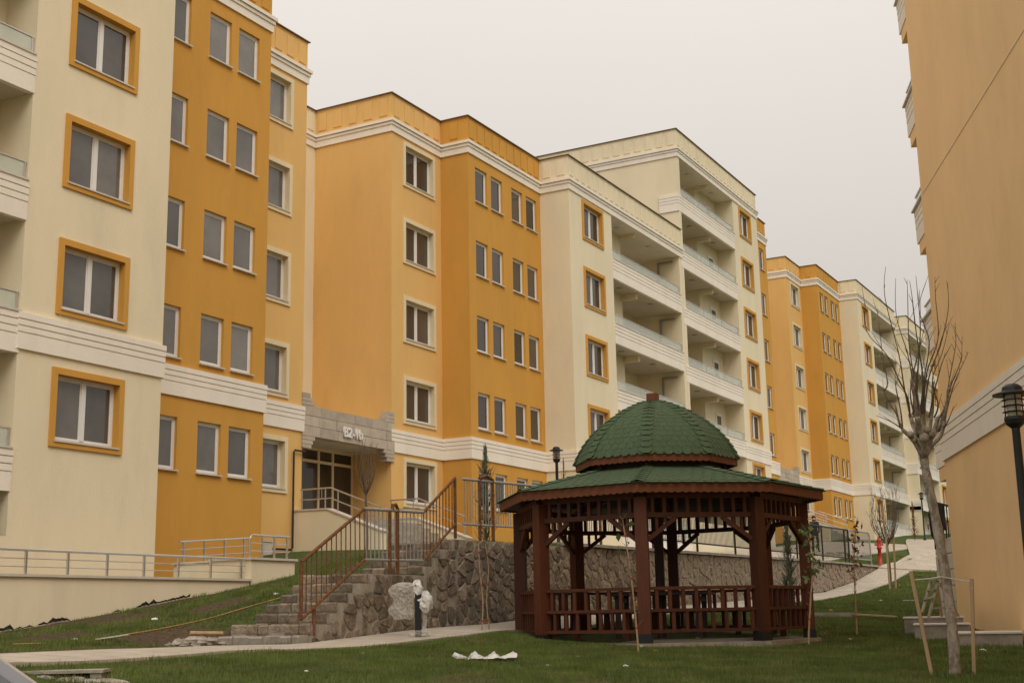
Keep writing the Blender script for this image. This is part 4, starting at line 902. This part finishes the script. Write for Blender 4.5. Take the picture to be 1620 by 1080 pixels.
for sd2 in (-1, 1):
    q_ = [[p+rgt*(-.03-.40*u/nU*(1-.12*math.cos(v*.7)))+fwd*sd2*(.13*math.sin(math.pi*min(1, .12+u/nU*.9))+rg_.uniform(-.018, .018))+U*(H_*(.34+.64*v/nV)+.05*math.sin(math.pi*u/nU)*(v == nV)+rg_.uniform(-.012, .012)) for v in range(nV+1)] for u in range(nU+1)]
    m_.add([a for b in q_ for a in b], [(u*(nV+1)+v, (u+1)*(nV+1)+v, (u+1)*(nV+1)+v+1, u*(nV+1)+v+1) for u in range(nU) for v in range(nV)])
crumple(m_, p-rgt*.2+U*H_*.97, .19, .13, .06, 5, 14, 8, .25); m_.build('film_wrap', FILM, WB)
m_ = MB(); crumple(m_, p+rgt*.16+U*H_*.66, .13, .11, .17, 3, amp=.25); crumple(m_, p+rgt*.03+U*H_*.9, .10, .08, .15, 4, amp=.2); m_.build('plastic_knot', PLASTIC, WB)
m_ = MB(); m_.prism([p+rgt*.13+U*.45+fwd*-.05, p+rgt*.20+U*.40, p+rgt*.17+U*.02, p+rgt*.10+U*.02], fwd*.01); crumple(m_, p+rgt*.06+U*.04, .19, .15, .07, 9, amp=.15); m_.build('loose_film', FILM, WB)
m_ = MB(); c = hit(765, 1044); nx, ny = 26, 9
vs = [c+rgt*(-.42+.84*i/nx)+fwd*(-.22+.44*j/ny)+U*(.01+.12*(math.sin(i*.42+.6)**2*.7+.3*math.sin(i*1.3+j)**2)*(1-abs(j/ny-.5)*1.7)*RNG.uniform(.75, 1.15)+RNG.uniform(0, .012)) for i in range(nx+1) for j in range(ny+1)]
vs = [v*1+rgt*0.04*math.sin(k*.7) for k, v in enumerate(vs)]
m_.add(vs, [(i*(ny+1)+j, (i+1)*(ny+1)+j, (i+1)*(ny+1)+j+1, i*(ny+1)+j+1) for i in range(nx) for j in range(ny)])
tag(m_.build('plastic_sheet', PLASTIC, None, True, org=c), 'crumpled pale plastic sheet lying on the lawn', 'plastic sheet')
lit = [(1014, 1024, PAPER, .05), (1038, 1031, YEL, .045), (1090, 1021, PAPER, .05), (573, 1034, PAPER, .035), (914, 1039, PAPER, .03), (990, 1055, PAPER, .045), (485, 1063, PAPER, .03), (1212, 1009, PAPER, .06), (1105, 1009, PAPER, .05), (868, 1053, PAPER, .03),
       (437, 941, PAPER, .06), (245, 981, PAPER, .06), (1424, 926, PAPER, .05), (1393, 950, PAPER, .05), (1438, 1001, PAPER, .07), (1315, 966, YEL, .06), (1556, 1030, PAPER, .06), (1580, 1020, PAPER, .03), (1345, 1012, PAPER, .05), (118, 1012, PAPER, .05)]
LOPEN = 'tiny white paper scrap on the open lawn before the gazebo'
LITL = ['white paper scrap at the foot of the leaning sapling', 'yellow wrapper on the lawn before the gazebo', 'white paper scrap against the edge of the gazebo slab', 'tiny white paper scrap on the lawn before the wrapped post', LOPEN, LOPEN, 'tiny white paper scrap on the lawn below the stone steps', 'white paper scrap lying inside the gazebo under the railing', 'white paper scrap lying inside the gazebo by the table', LOPEN,
        'white paper scrap high on the slope beside the stone steps', 'white paper scrap on the slope below the ramp wall', 'white paper scrap beside the stakes of the young path tree', 'white paper scrap on the grass by the short white plank', 'larger white paper scrap before the concrete steps', 'yellow wrapper on the grass behind the gazebo', 'white paper scrap between the upright stake and the tan wall', 'tiny white paper scrap at the foot of the lowest concrete step', 'white paper scrap near the sapling with brown leaves', 'white paper scrap low on the slope by the hose']
for i, (x, y, m0, r) in enumerate(lit):
    c = hit(x, y); m_ = MB(); crumple(m_, c+U*r*.3, r*1.0, r*.8, r*.4, i+20, 8, 5, .35); tag(m_.build('paper_scrap' if m0 is PAPER else 'plastic_wrapper', m0, org=c), LITL[i], 'litter', LITL[i] if LITL.count(LITL[i]) > 1 else None)
c0, c1 = hit(1454, 951), hit(1428, 951); tag(MB().beam(c0+U*.03, c1+U*.03, .09, .03).build('plank', PAPER, org=c0), 'short white plank lying on the grass by the path', 'plank')
c0, c1 = hit(1292, 976), hit(1345, 976); tag(MB().beam(c0+U*.06, c1+U*.06, .22, .12).build('kerb_stone', CONC, org=c0), 'grey concrete kerb length behind the gazebo', 'kerb')
c0, c1 = hit(1348, 976), hit(1418, 979); tag(MB().beam(c0+U*.08, c1+U*.06, .12, .035).build('plank', STAKE, org=c0), 'long pale plank laid against the kerb', 'plank')
for k, (a, b) in enumerate((((190, 962+40), (345, 955)), ((125, 1018), (185, 1010)))): pass
hp = [hit(x, y)+U*(.03 if not 100 < x < 190 else .0) for x, y in ((20, 1021), (60, 1020), (120, 1016), (200, 1006), (260, 996), (330, 981), (400, 960), (447, 948))]
tag(MB().tube(smooth(hp, 5), .009, 6).build('hose', HOSE, org=hp[0]), 'orange hose trailing down the grass slope', 'hose')
c = hit(176, 1015); tag(MB().beam(c+U*.05-rgt*.25, c+U*.12+rgt*.28, .12, .02).build('offcut', SILL, org=c), 'pale curved offcut lying on bare soil', 'offcut')
for i, (x, y, r) in enumerate(((283, 1020, .12), (292, 1022, .09), (305, 1018, .14), (318, 1018, .16), (330, 1019, .13), (268, 1023, .08), (340, 1017, .1), (362, 1017, .11), (352, 1021, .08), (310, 1023, .09))):
    c = hit(x, y); m_ = MB(); crumple(m_, c+U*r*.3, r, r*.8, r*.55, i+60, 7, 5, .3); tag(m_.build('rubble_piece', CONC, org=c), 'rough lump of building rubble at the foot of the steps', 'rubble', 'rubble by the stone steps')
c0, c1 = hit(300, 1017)+U*.16, hit(352, 1016)+U*.14; tag(MB().tube([c0, c1], .035, 8).build('timber_pole', STAKE, org=c0), 'short wooden pole lying on the rubble', 'pole')
# broken concrete chamber in the lawn
cc = hit(100, 1070)-np.array([0, 0, .085]); CH = thing('concrete_chamber', cc, 'broken concrete chamber sunk in the lawn', 'chamber')
MB().obox(cc+U*.135+fwd*.12, rgt*.44, fwd*.2, U*.016).build('cover_slab', CONC, CH)
MB().obox(cc+U*.03+fwd*.25, rgt*.43, fwd*.06, U*.09).build('chamber_wall', MEMB_HOLLOW, CH)  # black back wall paints in the shade of the hollow under the slab
for x_, w2 in ((-.40, .07), (.36, .06)): MB().obox(cc+U*.03+rgt*x_+fwd*.08, rgt*w2, fwd*.14, U*.088).build('chamber_wall', CONC, CH)
for x_, y_, a_, h_, sd_ in ((-.16, -.12, .16, .085, 77), (.12, -.1, .2, .07, 78), (.42, -.14, .28, .05, 79), (-.38, -.2, .16, .05, 80)): m_ = MB(); crumple(m_, cc+rgt*x_+fwd*y_+U*.01, a_, .12, h_, sd_, 10, 6, .25); m_.build('mortar_heap', CONC, CH)
# hydrant
c = hit(1393, 893); Hh = at(1393, 848, np.hypot(*c[:2]))[2]-c[2]; HY = thing('fire_hydrant', c, 'red standing hydrant on the grass beside the path', 'hydrant')
MB().lathe(c, [(.16, -.05), (.16, .04), (.085, .06), (.08, Hh*.55), (.12, Hh*.56), (.12, Hh*.62), (.085, Hh*.64), (.09, Hh*.82), (.10, Hh*.84), (.06, Hh*.92), (.04, Hh)], 14).build('barrel', RED, HY, True)
for s_ in (-1, 1): MB().tube([c+U*Hh*.72, c+U*Hh*.72+rgt*.19*s_], .05, 8).build('outlet', RED, HY)
# concrete steps beside the tan wall
CS = thing('concrete_steps', dp(-5, .8, -.6), 'three plain concrete steps at the foot of the tan side wall', 'steps')
for x0, x1, yt, yb, dd in ((1430, 1524, 977, 988, 27.2), (1446, 1534, 988, 1001, 25.6), (1512, 1617, 1002, 1017, 23.6)):
    a, b = at(x0, yt, dd), at(x1, yt, dd); lowz = at(x0, yb, dd)[2]; q = (b-a); q[2] = 0; q = q/np.linalg.norm(q); nn = np.array([-q[1], q[0], 0]); zt = (a[2]+b[2])/2
    c = (a+b)/2; L_ = np.linalg.norm((b-a)[:2])/2; MB().obox(np.array([c[0], c[1], (zt+lowz-.4)/2])+nn*.8, q*L_, nn*.8, U*(zt-lowz+.4)/2).build('step', CONC, CS)
    MB().obox(np.array([c[0], c[1], zt+.012])+nn*.78, q*(L_+.02), nn*.81, U*.012).build('tread', SILL, CS)
# stepladder behind the tree
ld = 26.9; LD = thing('stepladder', at(1490, 976, ld), 'paint splashed wooden stepladder behind the pollarded trunk', 'ladder')
def lseg(n_, a, b, d0, d1, wd=.05): MB().beam(at(*a, ld+d0), at(*b, ld+d1), wd, .035).build(n_, STAKE if n_ == 'rear_leg' else CONC, LD)
lseg('rail', (1459, 968), (1472, 920), -.35, 0); lseg('rail', (1469, 976), (1484, 918), -.35, 0); lseg('rear_leg', (1490, 974), (1482, 920), .35, 0); lseg('rear_leg', (1517, 976), (1488, 922), .35, 0)
for a, b, d_ in (((1461, 947), (1478, 943), -.25), ((1466, 933), (1482, 930), -.12), ((1472, 962), (1500, 960), .2)): lseg('rung', a, b, d_, d_, .08)
MB().beam(at(1470, 917, ld), at(1494, 913, ld), .16, .03).build('top_board', CONC, LD)
# person behind the fence
pp = at(1291, 876, 66); pp[2] = gz(pp[0], pp[1]); s_ = 1.74*1.0/1.75
PE = thing('person', pp, 'person in dark clothes standing on the terrace behind the fence', 'person')
bm = bpy.data.meshes.new('body'); fx = rgt
J = {'pel': (0, 0, .95), 'spn': (0, .01, 1.15), 'chs': (0, 0, 1.35), 'nck': (0, 0, 1.50), 'hd0': (0, .01, 1.60), 'hd1': (0, .01, 1.72),
     'shl': (-.18, 0, 1.43), 'ell': (-.25, -.02, 1.16), 'wrl': (-.24, .06, .92), 'hnl': (-.23, .09, .82), 'shr': (.18, 0, 1.43), 'elr': (.24, -.03, 1.17), 'wrr': (.20, .12, .99), 'hnr': (.16, .17, .93),
     'hpl': (-.10, 0, .90), 'knl': (-.12, .02, .50), 'anl': (-.12, 0, .09), 'tol': (-.14, .16, .035), 'hpr': (.10, 0, .90), 'knr': (.13, .03, .50), 'anr': (.15, 0, .09), 'tor': (.17, .16, .035)}
RD = dict(pel=(.15, .11), spn=(.145, .105), chs=(.165, .115), nck=(.055, .055), hd0=(.085, .10), hd1=(.075, .09), shl=(.075, .075), ell=(.05, .05), wrl=(.035, .035), hnl=(.04, .025), shr=(.075, .075), elr=(.05, .05), wrr=(.035, .035), hnr=(.04, .025), hpl=(.095, .10), knl=(.065, .07), anl=(.045, .05), tol=(.045, .035), hpr=(.095, .10), knr=(.065, .07), anr=(.045, .05), tor=(.045, .035))
ks = list(J); ed = [('pel', 'spn'), ('spn', 'chs'), ('chs', 'nck'), ('nck', 'hd0'), ('hd0', 'hd1'), ('chs', 'shl'), ('shl', 'ell'), ('ell', 'wrl'), ('wrl', 'hnl'), ('chs', 'shr'), ('shr', 'elr'), ('elr', 'wrr'), ('wrr', 'hnr'), ('pel', 'hpl'), ('hpl', 'knl'), ('knl', 'anl'), ('anl', 'tol'), ('pel', 'hpr'), ('hpr', 'knr'), ('knr', 'anr'), ('anr', 'tor')]
bm.from_pydata([tuple(rgt*J[k][0]-fwd*J[k][1]+U*J[k][2]) for k in ks], [(ks.index(a), ks.index(b)) for a, b in ed], [])
bo = bpy.data.objects.new('body', bm); COL.objects.link(bo); md = bo.modifiers.new('s', 'SKIN'); bm.skin_vertices or None
for i, k in enumerate(ks): bm.skin_vertices[0].data[i].radius = RD[k]
bm.skin_vertices[0].data[0].use_root = True; bo.modifiers.new('d', 'SUBSURF').levels = 2
dg = bpy.context.evaluated_depsgraph_get(); dg.update(); nm = bpy.data.meshes.new_from_object(bo.evaluated_get(dg)); bpy.data.objects.remove(bo)
nm.materials.clear(); nm.materials.append(CLOTH); nm.materials.append(SKIN)
for f_ in nm.polygons: f_.use_smooth = True; f_.material_index = 1 if f_.center.z > 1.49 or (f_.center.z < .93 and abs((f_.center.x*rgt[0]+f_.center.y*rgt[1])) > .185 and f_.center.z > .7) else 0
nm.name = 'body'; put('body', nm, PE, pp)
m_ = MB(); m_.lathe(pp+U*1.67-fwd*-.015, [(.098, -.04), (.104, .02), (.09, .075), (.05, .11), (.01, .118)], 12); m_.build('hair', HAIR, PE, True)
# parked car whose roof corner enters at the lower left of the view
cp = np.array([-5.15, 2.45, -1.6]); cz = gz(cp[0], cp[1]); hd_ = np.r_[ray(330, 970)[:2], 0.]; hd_ = np.array([rgt[0], rgt[1], 0]); sdv = np.array([-hd_[1], hd_[0], 0])
front = at(-38, 1024, 6.0)
CP = thing('parked_car', (front-hd_*1.2-sdv*-.7)*np.array([1, 1, 0])+np.array([0, 0, -1.55]), 'silver car, only the corner of its roof and windscreen showing', 'car')
o0 = front-hd_*.10-sdv*.62; rz = front[2]
def cpt(l, s, z): return o0+hd_*l+sdv*s+U*(z-o0[2])
low = [(1.75, rz-.95), (1.7, rz-.62), (.75, rz-.50), (-2.0, rz-.48), (-2.7, rz-.55), (-2.75, rz-1.0), (-2.5, rz-1.18), (1.5, rz-1.18)]
MB().prism([cpt(l, -.80, z) for l, z in low], sdv*1.6).build('body', CARP, CP)
cab = [(.78, rz-.49), (.10, rz-.02), (-.3, rz+.02), (-1.3, rz), (-2.05, rz-.47)]
MB().prism([cpt(l, -.585, z-.012) for l, z in cab], sdv*1.17).build('cabin_glass', CARG, CP)
for s in (-.62, .62):
    for (l0, z0), (l1, z1) in zip(cab, cab[1:]): MB().beam(cpt(l0, s, z0), cpt(l1, s, z1), .075, .05, sdv).build('pillar', CARP, CP)
MB().prism([cpt(l, -.60, z+.012) for l, z in cab[1:4]]+[cpt(l, -.60, z-.03) for l, z in cab[1:4][::-1]], sdv*1.2).build('roof', CARP, CP)
for l in (1.0, -1.9):
    for s in (-.82, .66): wv = MB(); wv.prism([cpt(l+.31*math.cos(a), s, rz-1.17+.31*math.sin(a)) for a in np.linspace(0, 6.283, 20)[:-1]], sdv*.18); wv.build('wheel', RUBBER, CP)

# ------------------------------------------------------------------ grass blades
def blades(n, xr, yr, hmin, hmax, wd, seed, keep):
    rg = np.random.default_rng(seed); x = rg.uniform(*xr, n); y = rg.uniform(*yr, n)
    k = keep(x, y) & (soil_at(x, y)+rg.uniform(-.08, .08, n) < .2); x, y = x[k], y[k]; n = len(x); z = ground_z(x, y)
    h = rg.uniform(hmin, hmax, n)*np.where(rg.random(n) < .03, 1.7, 1)*(.7+.6*np.sin(x*1.7+np.sin(y*1.3)*2)**2); a = rg.uniform(0, 6.283, n); ln = rg.uniform(.1, .6, n)*h; b = rg.uniform(0, 6.283, n)
    dx, dy = np.cos(a)*wd, np.sin(a)*wd
    v = np.empty((n, 3, 3)); v[:, 0] = np.stack([x-dx, y-dy, z-.01], 1); v[:, 1] = np.stack([x+dx, y+dy, z-.01], 1); v[:, 2] = np.stack([x+np.cos(b)*ln, y+np.sin(b)*ln, z+h], 1)
    return v.reshape(-1, 3)
def not_built(x, y):
    ang = (x-GC[0])**2+(y-GC[1])**2 > 2.98**2
    dd = (x-DC[0])*DN[0]+(y-DC[1])*DN[1]
    rat = (x*0+1 > 0)
    return ang & ~on_path(x, y) & ((dd > .0) | ((x-DC[0])*DD[0]+(y-DC[1])*DD[1] > .3)) & ~((x > -15.3) & (x < -13.45) & (y > 17.2) & (y < 23.5)) & rat
def in_view(x, y, m=.04):
    q = np.stack([x, y, ground_z(x, y)], 0); c = RM.T@q; u = PX+FPX*c[0]/-c[2]; return (c[2] < 0) & (u > -60) & (u < 1680)
V = np.concatenate([blades(420000, (-16, 2), (8, 21), .025, .065, .005, 1, lambda x, y: not_built(x, y) & in_view(x, y) & (x > -13.45) & (np.hypot(x, y) > 12.5)),
                    blades(190000, (-13.4, -3), (20, 46), .03, .07, .008, 2, lambda x, y: not_built(x, y) & in_view(x, y)),
                    blades(130000, (-19.7, -13.5), (11, 28), .03, .08, .008, 3, lambda x, y: not_built(x, y) & in_view(x, y)),
                    blades(110000, (-17, -4), (44, 66), .04, .08, .012, 4, lambda x, y: not_built(x, y) & in_view(x, y))])
n = len(V)//3; me = bpy.data.meshes.new('grass'); me.vertices.add(3*n); me.vertices.foreach_set('co', V.ravel().astype(np.float32)); me.loops.add(3*n); me.loops.foreach_set('vertex_index', np.arange(3*n, dtype=np.int32))
me.polygons.add(n); me.polygons.foreach_set('loop_start', np.arange(0, 3*n, 3, dtype=np.int32)); me.polygons.foreach_set('loop_total', np.full(n, 3, np.int32)); me.update(calc_edges=True)
GM = mat('grass_blades', (.118, .152, .036), .8, .5, 1.3, spec=.15, col2=(.19, .18, .075), c2amt=(.5, .72)); me.materials.append(GM)
go = link('grass', me); go['kind'] = 'stuff'; go['label'] = 'short green lawn grass'; 
print('blades', n, 'stones', len(stones), 'objects', len(bpy.data.objects))
